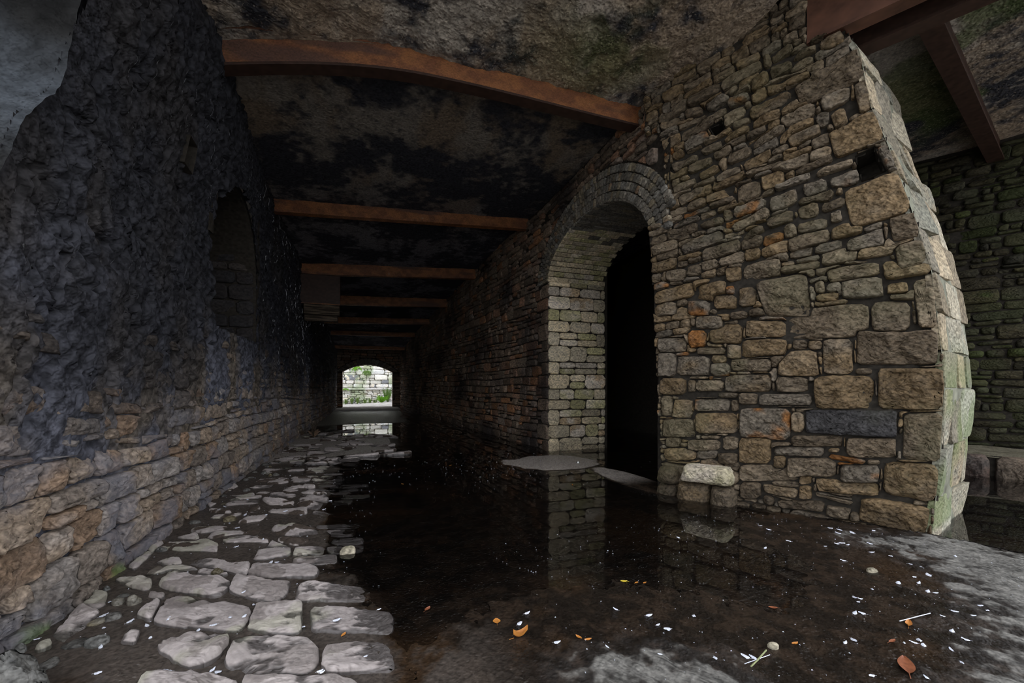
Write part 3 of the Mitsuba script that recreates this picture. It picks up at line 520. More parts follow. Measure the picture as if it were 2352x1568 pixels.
for h in PIER_HOLES:      # putlog holes: open boxes into the wall
    c = np.mean(h, 0); ring = np.array(h)
    n = len(ring)
    Vh = np.vstack([pierF(ring[:, 0], ring[:, 1], np.full(n, 0.0)), pierF(ring[:, 0] , ring[:, 1], np.full(n, -0.35))])
    i = np.arange(n); j = (i + 1) % n
    Fh = np.vstack([np.stack([i, j, j + n], 1), np.stack([i, j + n, i + n], 1), [[n, n + 1, n + 2], [n, n + 2, n + 3]]])
    part(wp, 'putlog_hole', mikit.ply((Vh, Fh), 'mat_mortar'), 'dark square hole in the stonework')
lay(wp, kept + pier_fill, pierF, 'mat_pier_stone', NPIER, 31, back=0.06, proud=0.026, rough=0.050, limit=300, bevel=0.014, tint=pier_tint)
# its end face, towards the daylight
end_region = Polygon([(0.0, -0.1), (1.3, -0.1), (1.3, 4.75), (0.0, 4.75)])
end_polys = []
z = -0.08; k = 0
for h in (0.42, 0.45, 0.5, 0.33, 0.33, 0.36, 0.42, 0.45, 0.3, 0.42, 0.42, 0.36):
    w0 = 0.55 if k % 2 else 0.28
    for a, b in ((0.0, w0), (w0, w0 + 0.45), (w0 + 0.45, 1.3 + 0.03 * (k % 3))):
        end_polys += tidy(Polygon([(a, z), (b, z), (b, z + h), (a, z + h)]), 0.014, 0.01)
    z += h; k += 1
NEND = np.array([EV[1], -EV[0], 0])
V, F = face_grid(end_region, endF, frac(0, 1.3, 0.13), frac(-0.1, 4.76, 0.06), lambda s, z: -0.006 + 0 * s, NEND)
part(wp, 'end_core', mikit.ply((V, F), 'mat_pale_mortar'))
lay(wp, end_polys, endF, 'mat_end_stone', NEND, 33, name='end_block', back=0.05, proud=0.004, rough=0.007, bevel=0.006, flat=0.2, pxmax=300)
bk = lambda s, z, h: A + np.multiply.outer(s, DV) + np.multiply.outer(1.3 + 0.15 + np.asarray(h), WV) + np.multiply.outer(z, UPZ)
V, F = face_grid(Polygon([(-1.2, -0.3), (2.15, -0.3), (1.8, 5.35), (-1.2, 5.35)]), bk, frac(0.45, 2.2, 0.2), frac(-0.3, 5.4, 0.2), lambda s, z: 0.0 * s, WV)
part(wp, 'rear_face', mikit.ply((V, F), 'mat_mortar'))

# ------------------------------------------------------------------ right wall of the tunnel with the brick arch
ARC_Y, ARC_A = 6.15, 1.65
def arch_pt(t, r):
    t = np.asarray(t, float)
    return ARC_Y + (ARC_A + r) * np.cos(t), np.where(np.cos(t) >= 0, 3.48 + (0.78 + r) * np.sin(t), 3.10 + (1.16 + r) * np.sin(t))
def arch_poly(r, zb):
    y, z = arch_pt(np.linspace(0, math.pi, 48), r)
    return Polygon([(y[0], zb)] + list(zip(y, z)) + [(4.44 - r if r == 0 else y[-1], 3.0 if r == 0 else zb), (4.42 - r, zb)])
RING = 0.50
arch_open = arch_poly(0, -0.3).buffer(0)
arch_out = arch_poly(RING, 3.0).buffer(0).intersection(box(3, 3.42, 9, 6))
wr_region = Polygon([(4.34, -0.1), (27.4, -0.1), (27.4, 5.4), (4.34, 5.4), (4.34, 4.6), (4.18, 4.4), (4.18, 3.4), (4.34, 3.3)]).difference(arch_open)
wr_stone_region = wr_region.difference(arch_out).intersection(box(4.4, -0.1, 27.4, 5.1))
wr = thing('wall_right', 'long rubble stone wall on the right with a brick arched opening', None, None, 'structure')
NR = np.array([-1.0, 0, 0])
V, F = face_grid(wr_region, rightF, np.r_[frac(4.18, 8.4, 0.04), frac(8.4, 27.4, 0.25)[1:]], frac(-0.1, 5.4, 0.05), lambda s, z: -0.03 + 0.02 * (meshkit.fbm(np.stack([s * 9, z * 9, 0 * s], -1), 3) - 0.5), NR)
part(wr, 'mortar_core', mikit.ply((V, F), 'mat_mortar', smooth=True))
quoin = []
z = -0.1; k = 0
rq = np.random.default_rng(5)
while z < 3.4:
    h = rq.uniform(0.22, 0.34); w = 0.5 if k % 2 else 0.28
    quoin += tidy(Polygon([(7.79, z), (7.79 + w, z), (7.79 + w, min(z + h, 3.45)), (7.79, min(z + h, 3.45))]), 0.016, 0.005)
    z += h; k += 1
fill = courses(wr_stone_region, 41, 0.10, 0.24, 0.16, 0.42, gap=0.022, amin=0.006, split=0.35, big=quoin, wob=0.02)
lay(wr, quoin + fill, rightF, 'mat_far_stone', NR, 42, back=0.04, proud=0.022, rough=0.022, bevel=0.022, limit=300)
# brick rings of the arch
def equal_angles(r, n):
    t = np.linspace(0, math.pi, 600)
    y, z = arch_pt(t, r)
    l = np.r_[0, np.cumsum(np.hypot(np.diff(y), np.diff(z)))]
    return np.interp(np.linspace(0, l[-1], n + 1), l, t), l[-1]
ring_polys = []
for k in range(4):
    r0, r1 = 0.01 + k * 0.122, 0.01 + (k + 1) * 0.122
    n = int(equal_angles((r0 + r1) / 2, 10)[1] / 0.085)
    tt, _ = equal_angles((r0 + r1) / 2, n)
    for a, b in zip(tt[:-1], tt[1:]):
        p = Polygon([arch_pt(a, r0), arch_pt(a, r1), arch_pt(b, r1), arch_pt(b, r0)])
        if p.centroid.y > (3.44 if p.centroid.x > 6 else 3.3) and p.centroid.x > 4.14:
            ring_polys += tidy(p, 0.012, 0.001)
lay(wr, ring_polys, rightF, 'mat_arch_brick', NR, 43, name='arch_brick', back=0.04, proud=0.012, rough=0.008, bevel=0.008, limit=300, flat=0.2)
# jamb and soffit of the opening
jr = Polygon([(0.0, -0.1), (1.34, -0.1), (1.34, 3.5), (0.0, 3.5)])
jamb_polys = []
z = -0.08; k = 0
while z < 3.46:
    h = min(rq.uniform(0.17, 0.34), 3.5 - z)
    s = 0.0
    first = True
    while s < 1.34:
        w = rq.uniform(0.3, 0.55) if not first else (0.5 if k % 2 else 0.26)
        if h > 0.24 and not first and rq.random() < 0.5:
            jamb_polys += tidy(Polygon([(s, z), (s + w, z), (s + w, z + h / 2), (s, z + h / 2)]).intersection(jr), 0.016, 0.004)
            jamb_polys += tidy(Polygon([(s, z + h / 2), (s + w, z + h / 2), (s + w, z + h), (s, z + h)]).intersection(jr), 0.016, 0.004)
        else:
            jamb_polys += tidy(Polygon([(s, z), (s + w, z), (s + w, z + h), (s, z + h)]).intersection(jr), 0.016, 0.004)
        s += w; first = False
    z += h; k += 1
NJ = np.array([0, -1.0, 0])
V, F = face_grid(jr, jambF, frac(0, 1.34, 0.1), frac(-0.1, 3.5, 0.1), lambda s, z: -0.03 + 0 * s, NJ)
part(wr, 'jamb_core', mikit.ply((V, F), 'mat_mortar'))
lay(wr, jamb_polys, jambF, 'mat_jamb_stone', NJ, 44, name='jamb_stone', back=0.04, proud=0.012, rough=0.014, bevel=0.018, flat=0.1)
def soffitF(s, t, h):       # s = into the wall, t = angle
    y, z = arch_pt(np.asarray(t), -np.asarray(h))
    return arr3(3.5 + np.asarray(s), y, z)
nS = 38
tt, _ = equal_angles(0, nS)
sof = []
for k, (a, b) in enumerate(zip(tt[:-1], tt[1:])):
    g = 0.06 * (b - a)
    for m in range(-1, 6):
        s0 = max(0.0, (m + 0.5 * (k % 2)) * 0.235 + 0.004); s1 = min(1.34, (m + 1 + 0.5 * (k % 2)) * 0.235 - 0.004)
        if s1 - s0 > 0.05:
            sof.append((s0, s1, a + g, b - g))
us = np.random.default_rng(8)
for s0, s1, a, b in sof:
    S_, T_ = np.array([s0, s1, s1, s0] * 2 + [s0 + .012, s1 - .012, s1 - .012, s0 + .012]), np.array([a, a, b, b] * 2 + [a + (b - a) * .12, a + (b - a) * .12, b - (b - a) * .12, b - (b - a) * .12])
    H_ = np.array([-0.03] * 4 + [0.004] * 4 + [0.012 + us.uniform(0, 0.006)] * 4)
    V = soffitF(S_, T_, H_)
    q = [0, 1, 2, 3]
    F = [[8, 9, 10], [8, 10, 11]]
    for u in range(4):
        w = (u + 1) % 4
        F += [[u, w, 4 + w], [u, 4 + w, 4 + u], [4 + u, 4 + w, 8 + w], [4 + u, 8 + w, 8 + u]]
    part(wr, 'soffit_brick', mikit.ply((V, np.array(F)), 'mat_jamb_stone' if us.random() < 1 - smoothnp(0.75, 1.5, a) else 'mat_arch_brick', uv=np.tile([[us.random() * 0.8, us.uniform(0.1, 0.7)]], (12, 1))))
Sg, Tg = np.meshgrid(frac(0, 1.34, 0.2), np.linspace(0, math.pi, 40))
Vs = soffitF(Sg.ravel(), Tg.ravel(), np.full(Sg.size, -0.02))
ns = Sg.shape[1]
ii = (np.arange(39)[:, None] * ns + np.arange(ns - 1)[None]).ravel()
part(wr, 'soffit_core', mikit.ply((Vs, np.vstack([np.stack([ii, ii + 1, ii + ns + 1], 1), np.stack([ii, ii + ns + 1, ii + ns], 1)])), 'mat_mortar'))
# near jamb of the opening, behind the pier's corner, and the rear of the wall
part(wr, 'near_jamb', mikit.ply(box_mesh(3.70, 4.84, 4.30, 4.42, -0.3, 3.7), 'mat_mortar'))
part(wr, 'rear_face', mikit.ply(box_mesh(4.84, 4.9, 7.78, 27.4, -0.3, 5.4), 'mat_mortar'))
part(wr, 'rear_lintel', mikit.ply(box_mesh(4.84, 4.9, 4.2, 7.9, 4.26, 5.4), 'mat_mortar'))
# side room behind the arch and the far chamber wall
wc = thing('wall_chamber', 'mossy rubble wall of the side chamber beyond the pier', None, None, 'structure')
ch_region = Polygon([(0.3, -0.4), (6.2, -0.4), (6.2, 5.4), (0.3, 5.4)])
V, F = face_grid(ch_region, chamberF, frac(0.3, 6.2, 0.15), frac(-0.4, 5.4, 0.15), lambda s, z: -0.03 + 0 * s, NPIER)
part(wc, 'mortar_core', mikit.ply((V, F), 'mat_mortar'))
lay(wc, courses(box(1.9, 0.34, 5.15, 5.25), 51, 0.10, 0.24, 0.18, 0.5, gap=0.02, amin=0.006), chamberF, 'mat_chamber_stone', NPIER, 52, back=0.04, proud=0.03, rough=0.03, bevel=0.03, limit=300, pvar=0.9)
cross = lambda s, z, h: A + np.multiply.outer(s, WV) + np.multiply.outer(0.45 + np.asarray(h), DV) + np.multiply.outer(z, UPZ)
V, F = face_grid(box(1.2, -0.3, 5.3, 5.4), cross, frac(1.2, 5.3, 0.3), frac(-0.3, 5.4, 0.3), lambda s, z: 0.0 * s, DV)
part(wc, 'cross_wall', mikit.ply((V, F), 'mat_mortar'))
part(wc, 'side_room_wall', mikit.ply(box_mesh(4.9, 7.9, 14.0, 14.2, -0.3, 5.4), 'mat_mortar'))
part(wc, 'side_room_wall', mikit.ply(box_mesh(7.55, 7.75, 5.6, 14.2, -0.3, 5.4), 'mat_mortar'))
# ledge of rough blocks under the chamber wall
ledge = thing('stone_ledge', 'low ledge of rough blocks under the chamber wall at the water edge', 'ledge')
def ledgeF(s, z, h):
    return A + np.multiply.outer(s, DV) + np.multiply.outer(4.1 - np.asarray(h), WV) + np.multiply.outer(z, UPZ)
def ledge_top(s, t, h):
    return A + np.multiply.outer(s, DV) + np.multiply.outer(4.1 + np.asarray(t), WV) + np.multiply.outer(0.33 + np.asarray(h), UPZ)
V, F = face_grid(box(0.6, 0.0, 6.2, 1.06), ledge_top, frac(0.6, 6.2, 0.05), frac(0, 1.06, 0.05), lambda s, t: 0.06 * (meshkit.fbm(np.stack([s * 3, t * 3, 0 * s], -1), 4) - 0.4) - 0.05 * (t < 0.06), UPZ)
scene['mat_ledge'] = pr(mikit.proc(lambda p, n, uv: mix(mi.Color3f(0.09, 0.08, 0.055), mi.Color3f(0.13, 0.118, 0.085), ss(0.4, 0.6, tf(p.x * 4, p.y * 4, p.z * 4, 4))) * (0.4 + 1.1 * tf(p.x * 40, p.y * 40, p.z * 40, 3))), 0.85, 0.2)
Vb, Fb = face_grid(box(0.4, -0.4, 6.2, 0.30), ledgeF, frac(0.4, 6.2, 0.2), frac(-0.4, 0.30, 0.1), lambda s, z: -0.06 + 0 * s, NPIER)
part(ledge, 'core', mikit.ply((Vb, Fb), 'mat_mortar'))
part(ledge, 'top', mikit.ply((V, F), 'mat_ledge', smooth=True))
lb, s, k = [], 0.5, 0
while s < 5.1:
    w = rq.uniform(0.3, 0.62)
    lb += tidy(Polygon([(s, -0.25), (s + w, -0.25), (s + w * 0.97, 0.33), (s + w * .04, 0.31)]), 0.03, 0.01); s += w
lay(ledge, lb, ledgeF, 'mat_far_stone', NPIER, 53, name='block', back=0.1, proud=0.05, rough=0.07, bevel=0.03)
# plinth blocks standing out at the foot of the pier
pl = [([(0.28, 0.20), (0.33, 0.40), (0.80, 0.41), (0.86, 0.30), (0.84, 0.21)], 0.26, (0.75, 0.30)), ([(-0.03, 0.12), (-0.02, 0.32), (0.22, 0.34), (0.24, 0.12)], 0.16, (0.1, 0.3)), ([(-0.03, -0.12), (-0.03, 0.11), (0.22, 0.11), (0.22, -0.12)], 0.16, (0.2, 0.25)),
      ([(0.23, -0.12), (0.23, 0.17), (0.60, 0.19), (0.60, -0.12)], 0.20, (0.45, 0.45)), ([(0.61, -0.14), (0.61, 0.19), (0.86, 0.19), (0.86, -0.14)], 0.22, (0.3, 0.4))]
for k, (p, pv, u) in enumerate(pl):
    V, F = stone_mesh(p, pierF, 0.05, pv, 0.035, 260, 900 + k, 0.045, 0.2)
    part(wp, 'plinth_block', mikit.ply((V, oriented(V, F, NPIER)), 'mat_pier_stone' if k else 'mat_jamb_stone', smooth=True, uv=np.tile(np.array([u]), (len(V), 1))), 'pale projecting block at the foot of the pier' if k == 0 else None)

# ------------------------------------------------------------------ left wall
wlf = thing('wall_left', 'tall soot-blackened rubble wall on the left, paler stones at its foot', None, None, 'structure')
NL = np.array([1.0, 0, 0])
N_Y0, N_Y1, SILL = 5.56, 7.44, 2.0
niche_open = ellipse_arch(6.50, 3.05, 0.94, 0.88, N_Y0, N_Y1, SILL)
hole_l = Polygon([(4.55, 3.36), (4.75, 3.34), (4.74, 3.60), (4.56, 3.62)])
lw_region = Polygon([(y, z) for z, y in zip(RY_Z, RY_Y)] [:0] + [(2.30, -0.15), (2.57, 2.24), (2.73, 2.64), (2.99, 2.97), (3.16, 3.6), (3.3, 5.6), (27.4, 5.6), (27.4, -0.15)]).difference(niche_open).difference(hole_l)
def left_h(s, z):
    P = np.stack([s * 1.0, z * 1.0, 0 * s], -1)
    up = smoothnp(0.5, 1.7, z + 0.8 * (meshkit.fbm(P * 1.1 + 3, 3, 31) - 0.5))
    drape = meshkit.fbm(P * np.array([7.5, 2.6, 1]) + 9, 4, 32) - 0.45
    lump = np.abs(meshkit.fbm(P * np.array([5.0, 4.0, 1]) + 2, 3, 33) - 0.5) * 2
    fine = meshkit.fbm(P * np.array([26, 15, 1]), 3, 34) - 0.5
    big = meshkit.fbm(P * 1.3 + 7, 3, 35) - 0.5
    ck = meshkit.fbm(P * np.array([3.4, 1.5, 1]) + 11, 3, 36) - 0.5
    ck2 = meshkit.fbm(P * np.array([8.0, 3.2, 1]) + 21, 3, 37) - 0.5
    crack = 0.060 * np.exp(-(ck / 0.022) ** 2) + 0.035 * np.exp(-(ck2 / 0.030) ** 2)
    e = smoothnp(0.0, 0.3, s - np.interp(z, RY_Z, RY_Y))
    return 0.015 * (1 - e) + e * (-0.035 * (1 - up) + up * (0.085 * drape - 0.03 * lump + 0.05 * big + 0.03 - crack) + 0.045 * fine * (0.5 + up))
V, F = face_grid(lw_region, leftF, np.r_[frac(2.2, 7.5, 0.018), frac(7.5, 14.35, 0.05)[1:], frac(14.4, 27.4, 0.2)], np.r_[frac(-0.15, 5.6, 0.024)], left_h, NL)
part(wlf, 'render_coat', mikit.ply((V, F), 'mat_left_render', smooth=True), 'flaking sooty coat over the upper wall')
lowr = lw_region.intersection(Polygon([(2.2, -0.15), (14.4, -0.15), (14.4, 0.9), (9, 1.1), (4, 0.85), (2.2, 1.0)]))
midr = lw_region.intersection(Polygon([(2.2, 1.0), (4, 0.85), (9, 1.1), (14.4, 0.9), (14.4, 2.2), (9, 2.3), (5, 1.75), (2.2, 1.7)]))
upr = lw_region.intersection(Polygon([(2.8, 1.7), (5, 1.75), (9, 2.3), (14.4, 2.2), (14.4, 4.3), (9, 4.6), (3.5, 4.6), (3.4, 3.2)]))
rl = np.random.default_rng(17)
sl = courses(lowr, 61, 0.13, 0.22, 0.16, 0.36, gap=0.014, amin=0.003, split=0.22, wob=0.015, jit=0.014)
sm = courses(midr, 62, 0.10, 0.22, 0.14, 0.36, gap=0.026, amin=0.004, split=0.3, wob=0.02, jit=0.02)
sm = [p for p in sm if rl.random() < 0.80 - 0.28 * smoothnp(1.0, 1.7, np.mean(p, 0)[1])]
su = [p for p in courses(upr, 63, 0.12, 0.30, 0.14, 0.40, gap=0.03, amin=0.005, split=0.3, wob=0.03, jit=0.03) if rl.random() < 0.40]
lay(wlf, sl, leftF, 'mat_left_stone', NL, 64, back=0.05, proud=0.030, rough=0.038, bevel=0.018, limit=200, pxmax=420, pvar=0.6, tint=lambda i, p, r: (r.random() * 0.9, 0.35 + 0.6 * r.random()))
lay(wlf, sm, leftF, 'mat_left_stone', NL, 65, back=0.05, proud=0.026, rough=0.035, bevel=0.03, limit=100, pxmax=420, pvar=0.7, tint=lambda i, p, r: (r.random() * 0.8, 0.3 + 0.5 * r.random()))
lay(wlf, su, leftF, 'mat_left_render', NL, 66, name='buried_stone', back=0.05, proud=0.012, rough=0.06, bevel=0.03, limit=120, pxmax=300, pvar=0.8)
far_l = courses(lw_region.intersection(box(14.5, -0.15, 27.4, 3.6)), 67, 0.14, 0.28, 0.25, 0.6, gap=0.03, amin=0.008)
lay(wlf, far_l, leftF, 'mat_left_stone', NL, 68, name='far_stone', back=0.05, proud=0.025, rough=0.03, bevel=0.03, limit=120)
part(wlf, 'step', mikit.ply(box_mesh(-2.2, -1.73, 14.30, 14.42, -0.15, 5.6), 'mat_left_render'))
# niche: sill, jambs and dark back
part(wlf, 'niche_back', mikit.ply(box_mesh(-4.3, -4.2, 5.2, 7.9, 1.6, 4.4), 'mat_mortar'))
part(wlf, 'niche_sill', mikit.ply(box_mesh(-4.3, -1.68, 5.5, 7.5, 1.86, 1.985), 'mat_left_stone', uv=None), 'flat stone sill')
part(wlf, 'niche_far_core', mikit.ply(box_mesh(-4.3, -1.66, 7.45, 7.7, 1.9, 4.2), 'mat_mortar'))
part(wlf, 'niche_near_jamb', mikit.ply(box_mesh(-4.3, -1.71, 5.48, 5.565, 1.9, 3.2), 'mat_mortar'))
na = []
for k in range(20):
    a, b = math.pi * k / 20, math.pi * (k + 1) / 20
    f = lambda t, r: (6.5 + (0.94 + r) * math.cos(t), 3.05 + (0.88 + r) * math.sin(t))
    (ya, za), (yb, zb), (yc, zc_), (yd, zd) = f(a, 0.0), f(b, 0.0), f(b, 0.12), f(a, 0.12)
    Vn = np.array([(x, *q) for x in (-4.3, -1.66) for q in ((ya, za), (yb, zb), (yc, zc_), (yd, zd))])
    na.append(trimesh.convex.convex_hull(Vn))
part(wlf, 'niche_arch', mikit.ply(cat_mesh(na), 'mat_mortar'))
nj, z = [], 1.99
for k, h in enumerate((0.24, 0.2, 0.22, 0.25, 0.2, 0.13, 0.2)):
    w = 0.34 if k % 2 else 0.24
    nj += tidy(box(0.0, z, w, z + h), 0.014, 0.004) + tidy(box(w, z, 0.95, z + h), 0.014, 0.004); z += h
lay(wlf, nj, nicheF, 'mat_left_stone', np.array([0, -1.0, 0]), 69, name='niche_stone', back=0.08, proud=0.02, rough=0.015, bevel=0.015, tint=lambda i, p, r: (0.45, 1.0) if 3.1 < np.mean(p, 0)[1] < 3.24 else (0.3 + 0.3 * r.random(), 0.25 * r.random()))
ring = np.array(hole_l.exterior.coords)[:-1]; n = len(ring); i = np.arange(n); j = (i + 1) % n
Vh = np.vstack([leftF(ring[:, 0], ring[:, 1], np.full(n, 0.06)), leftF(ring[:, 0], ring[:, 1], np.full(n, -0.35))])
part(wlf, 'putlog_hole', mikit.ply((Vh, np.vstack([np.stack([i, j, j + n], 1), np.stack([i, j + n, i + n], 1), [[n, n + 1, n + 2], [n, n + 2, n + 3]]])), 'mat_mortar'), 'dark slot high in the wall')
# return face at its near end, towards the daylight
ret_region = box(-0.03, -0.15, 2.6, 5.6)
def ret_h(s, z):
    P = np.stack([s, z, 0 * s], -1)
    return smoothnp(-0.03, 0.35, s) * 0.10 * (meshkit.fbm(P * np.array([2.2, 2.8, 1]) + 4, 4, 41) - 0.5) + 0.03 * (meshkit.fbm(P * 18, 3, 42) - 0.5)
V, F = face_grid(ret_region, returnF, frac(-0.03, 2.6, 0.03), frac(-0.15, 5.6, 0.035), ret_h, np.array([0, -1.0, 0]))
part(wlf, 'end_face', mikit.ply((V, F), 'mat_return', smooth=True), 'bluish lit end face of the wall')
lay(wlf, courses(box(0.03, -0.12, 2.5, 2.1), 75, 0.16, 0.32, 0.25, 0.55, gap=0.02, amin=0.01), returnF, 'mat_left_stone', np.array([0, -1.0, 0]), 76, name='end_block', back=0.1, proud=0.05, rough=0.03, bevel=0.02, pxmax=120)
cv = []
for x0, x1 in ((-2.35, -1.85), (-2.9, -2.36), (-3.5, -2.91)):
    cv.append(box_mesh(x0, x1, 2.9, 3.3, 3.48, 3.86, 0.02))
    part(wlf, 'coping_block', mikit.ply(cv[-1], 'mat_return'))
part(wlf, 'end_core', mikit.ply(box_mesh(-2.1, -1.70, 3.28, 3.6, 2.9, 5.6), 'mat_left_render'))
# boulder and small stones at its foot
def floorF(s, z, h):
    s, z = np.asarray(s, float), np.asarray(z, float)
    sink = 0.15 * np.maximum(0, s - (np.interp(z, WL_Y, WL_X) - 0.20))
    return arr3(s, z, np.asarray(h) - np.where(z < 8, np.minimum(sink, 0.07), 0))
def wet_cobble_fn(p, n, uv):
    k = mi.Float(uv.x); v = mi.Float(uv.y)
    m = tf(p.x * 5 + k * 20, p.y * 5, 2.0, 4)
    f = tf(p.x * 50, p.y * 50, p.z * 50, 4)
    lay_ = tf(p.x * 7, p.y * 42 + tf(p.x * 6, p.y * 6, 1.0, 3) * 7, 1.0, 3)
    c = mix(mi.Color3f(0.315, 0.278, 0.266), mi.Color3f(0.385, 0.342, 0.325), k) * (0.8 + 0.3 * v) * (0.55 + 0.55 * f + 0.3 * lay_)
    g = ss(0.6, 0.7, tf(p.x * 3, p.y * 3, 8.0, 3)) * (1 - ss(0.0, 0.4, p.x))
    c = mix(c, mi.Color3f(0.24, 0.27, 0.12), g * 0.25)
    wet = 1 - ss(0.020, 0.030, p.z + (m - 0.5) * 0.035)
    mud = ss(0.56, 0.60, m) * (0.35 + 0.65 * ss(3.0, 3.9, p.y))
    c = mix(c, mi.Color3f(0.055, 0.041, 0.032) * (0.5 + f), mud)
    return c * (1 - 0.72 * wet)
def wet_cobble_rough(p, n, uv):
    m = tf(p.x * 5 + mi.Float(uv.x) * 20, p.y * 5, 2.0, 4)
    return 0.4 + 0.35 * ss(0.020, 0.030, p.z + (m - 0.5) * 0.035)
scene['mat_cobble'] = pr(mikit.proc(wet_cobble_fn), mikit.proc(wet_cobble_rough), 0.35, bump=mikit.proc(lambda p, n, uv: tf(p.x * 13 + mi.Float(uv.y) * 9, p.y * 46 + tn(p.x * 5, p.y * 5, 1.0) * 9, 1.0, 3) * 0.030, 0.003))
rows = []
rc = np.random.default_rng(71)
placed = unary_union([Polygon(c).buffer(0.01) for c in COBBLES])
y = 3.3
while y < 8.2:
    d = rc.uniform(0.17, 0.26); x = -1.62 + rc.uniform(0, 0.2)
    xe = np.interp(y, WL_Y, WL_X) + 0.12
    while x < xe:
        w = rc.uniform(0.22, 0.45)
        keep = rc.random() < (0.42 if x < xe - 0.9 else 0.75)
        if keep:
            g = Polygon([(x, y), (x + w, y + rc.normal(0, .012)), (x + w + rc.normal(0, .015), y + d), (x + rc.normal(0, .015), y + d)]).difference(placed)
            rows += [p + rc.normal(0, 0.008, p.shape) for p in tidy(g, 0.022, 0.012, 0.8)]
        x += w
    y += d
y = 8.2
while y < 13.4:
    d = rc.uniform(0.26, 0.42); x = -1.62
    while x < 0.35 + 0.15 * math.sin(y):
        w = rc.uniform(0.35, 0.8)
        if rc.random() < 0.72 - 0.5 * smoothnp(11, 13, y) - (0.35 if x > -0.3 else 0):
            rows += [p + rc.normal(0, 0.015, p.shape) for p in tidy(Polygon([(x, y), (x + w, y), (x + w + rc.normal(0, .05), y + d), (x + rc.normal(0, .05), y + d)]), 0.035, 0.03)]
        x += w
    y += d
COBBLES = [[tuple(np.mean(c, 0) + (np.array(q) - np.mean(c, 0)) * 1.05) for q in c] for c in COBBLES]
lay(fl, COBBLES, floorF, 'mat_cobble', UPZ, 72, name='cobble', back=0.08, proud=0.036, rough=0.022, bevel=0.022, flat=0.15, pvar=0.12, pxmax=420)
lay(fl, rows, floorF, 'mat_cobble', UPZ, 73, name='cobble', back=0.08, proud=0.034, rough=0.012, bevel=0.02, flat=0.2, pvar=0.25, limit=240)
scene['mat_rock'] = pr(stone_fn([(0.075, 0.072, 0.066), (0.11, 0.105, 0.095), (0.09, 0.09, 0.085), (0.13, 0.12, 0.10), (0.12, 0.10, 0.06)]), 0.6, 0.4, bump=GRIT)
V, F = stone_mesh(ROCK[0], lambda s, z, h: arr3(s, z, h), 0.1, 0.13, 0.05, 400, 77, 0.06)
solid('boulder', mikit.ply((V, oriented(V, F, UPZ)), 'mat_rock', smooth=True, uv=np.tile([[0.5, 0.5]], (len(V), 1))), 'dark grey boulder lying in the mud at the near foot of the left wall', 'rock')

rub = []
rr = np.random.default_rng(78)
for k in range(70):
    x, y = (-1.62 + abs(rr.normal(0, 0.16)), rr.uniform(2.3, 8.0)) if k < 45 else (rr.uniform(-1.5, -0.7), rr.uniform(1.9, 3.4))
    if any(p.distance(Point(x, y)) < 0.02 for p in [Polygon(c) for c in COBBLES]): continue
    q = rr.uniform(0.025, 0.075); a0 = rr.uniform(0, 6.28)
    rub.append(np.array([(x + q * rr.uniform(0.7, 1.2) * math.cos(a0 + t_), y + 0.75 * q * rr.uniform(0.7, 1.2) * math.sin(a0 + t_)) for t_ in np.linspace(0, 2 * math.pi, 7)[:-1]]))
lay(fl, rub, floorF, 'mat_rock', UPZ, 79, name='rubble_stone', back=0.03, proud=0.035, rough=0.02, bevel=0.012, pvar=0.5)

# ------------------------------------------------------------------ steel beams and the concrete ceiling between them
BEAMS = [(4.75, [(-1.75, 4.46), (-1.5, 4.53), (-0.6, 4.72), (0.73, 4.855), (2.0, 4.86), (3.65, 4.87)], 0.26, 'nearest and largest rusty steel roof beam, bowed across the passage'),
         (8.8, [(-1.85, 4.6), (0.64, 4.75), (3.6, 4.93)], 0.24, 'second rusty steel roof beam from the camera, ending above the brick arch'),
         (12.4, [(-1.95, 4.34), (0.5, 4.5), (3.3, 4.66)], 0.30, 'third rusty steel roof beam, with the dark hanging plate below its left end'),
         (15.8, [(-2.25, 4.19), (0.5, 4.29), (3.1, 4.40)], 0.32, 'fourth rusty steel roof beam, just beyond the hanging plate'),
         (19.0, [(-2.25, 4.0), (0.5, 4.1), (2.8, 4.17)], 0.26, 'fifth rusty steel roof beam, third from the far end'),
         (22.2, [(-2.25, 3.91), (0.5, 3.94), (2.6, 3.97)], 0.22, 'sixth rusty steel roof beam, last but one before the far arch'),
         (25.4, [(-2.25, 3.52), (0.5, 3.53), (2.4, 3.54)], 0.18, 'seventh and farthest rusty steel roof beam, just above the far arch')]
bz = [np.poly1d(np.polyfit(*zip(*b[1]), 3 if len(b[1]) > 3 else 2)) for b in BEAMS]
def beam_y(k, x):
    return BEAMS[k][0] + (0.16 * smoothnp(0.6, -1.6, x) if k == 0 else 0 * x)
def sweep(k, prof, xs):
    m = len(prof); pr_ = np.array(prof)
    z0 = bz[k](xs); y0 = beam_y(k, xs)
    V = np.stack([np.repeat(xs, m), (y0[:, None] + pr_[:, 0]).ravel(), (z0[:, None] + pr_[:, 1]).ravel()], -1)
    i = (np.arange(len(xs) - 1)[:, None] * m + np.arange(m)[None]).ravel(); j = (np.arange(len(xs) - 1)[:, None] * m + (np.arange(m)[None] + 1) % m).ravel()
    F = np.vstack([np.stack([i, j, j + m], 1), np.stack([i, j + m, i + m], 1)])
    c0 = [[0, q + 1, q] for q in range(1, m - 1)]; e = (len(xs) - 1) * m
    F = np.vstack([F, c0, [[e, e + q, e + q + 1] for q in range(1, m - 1)]])
    me = trimesh.Trimesh(V, F, process=False)
    if me.volume < 0: me.invert()
    return me
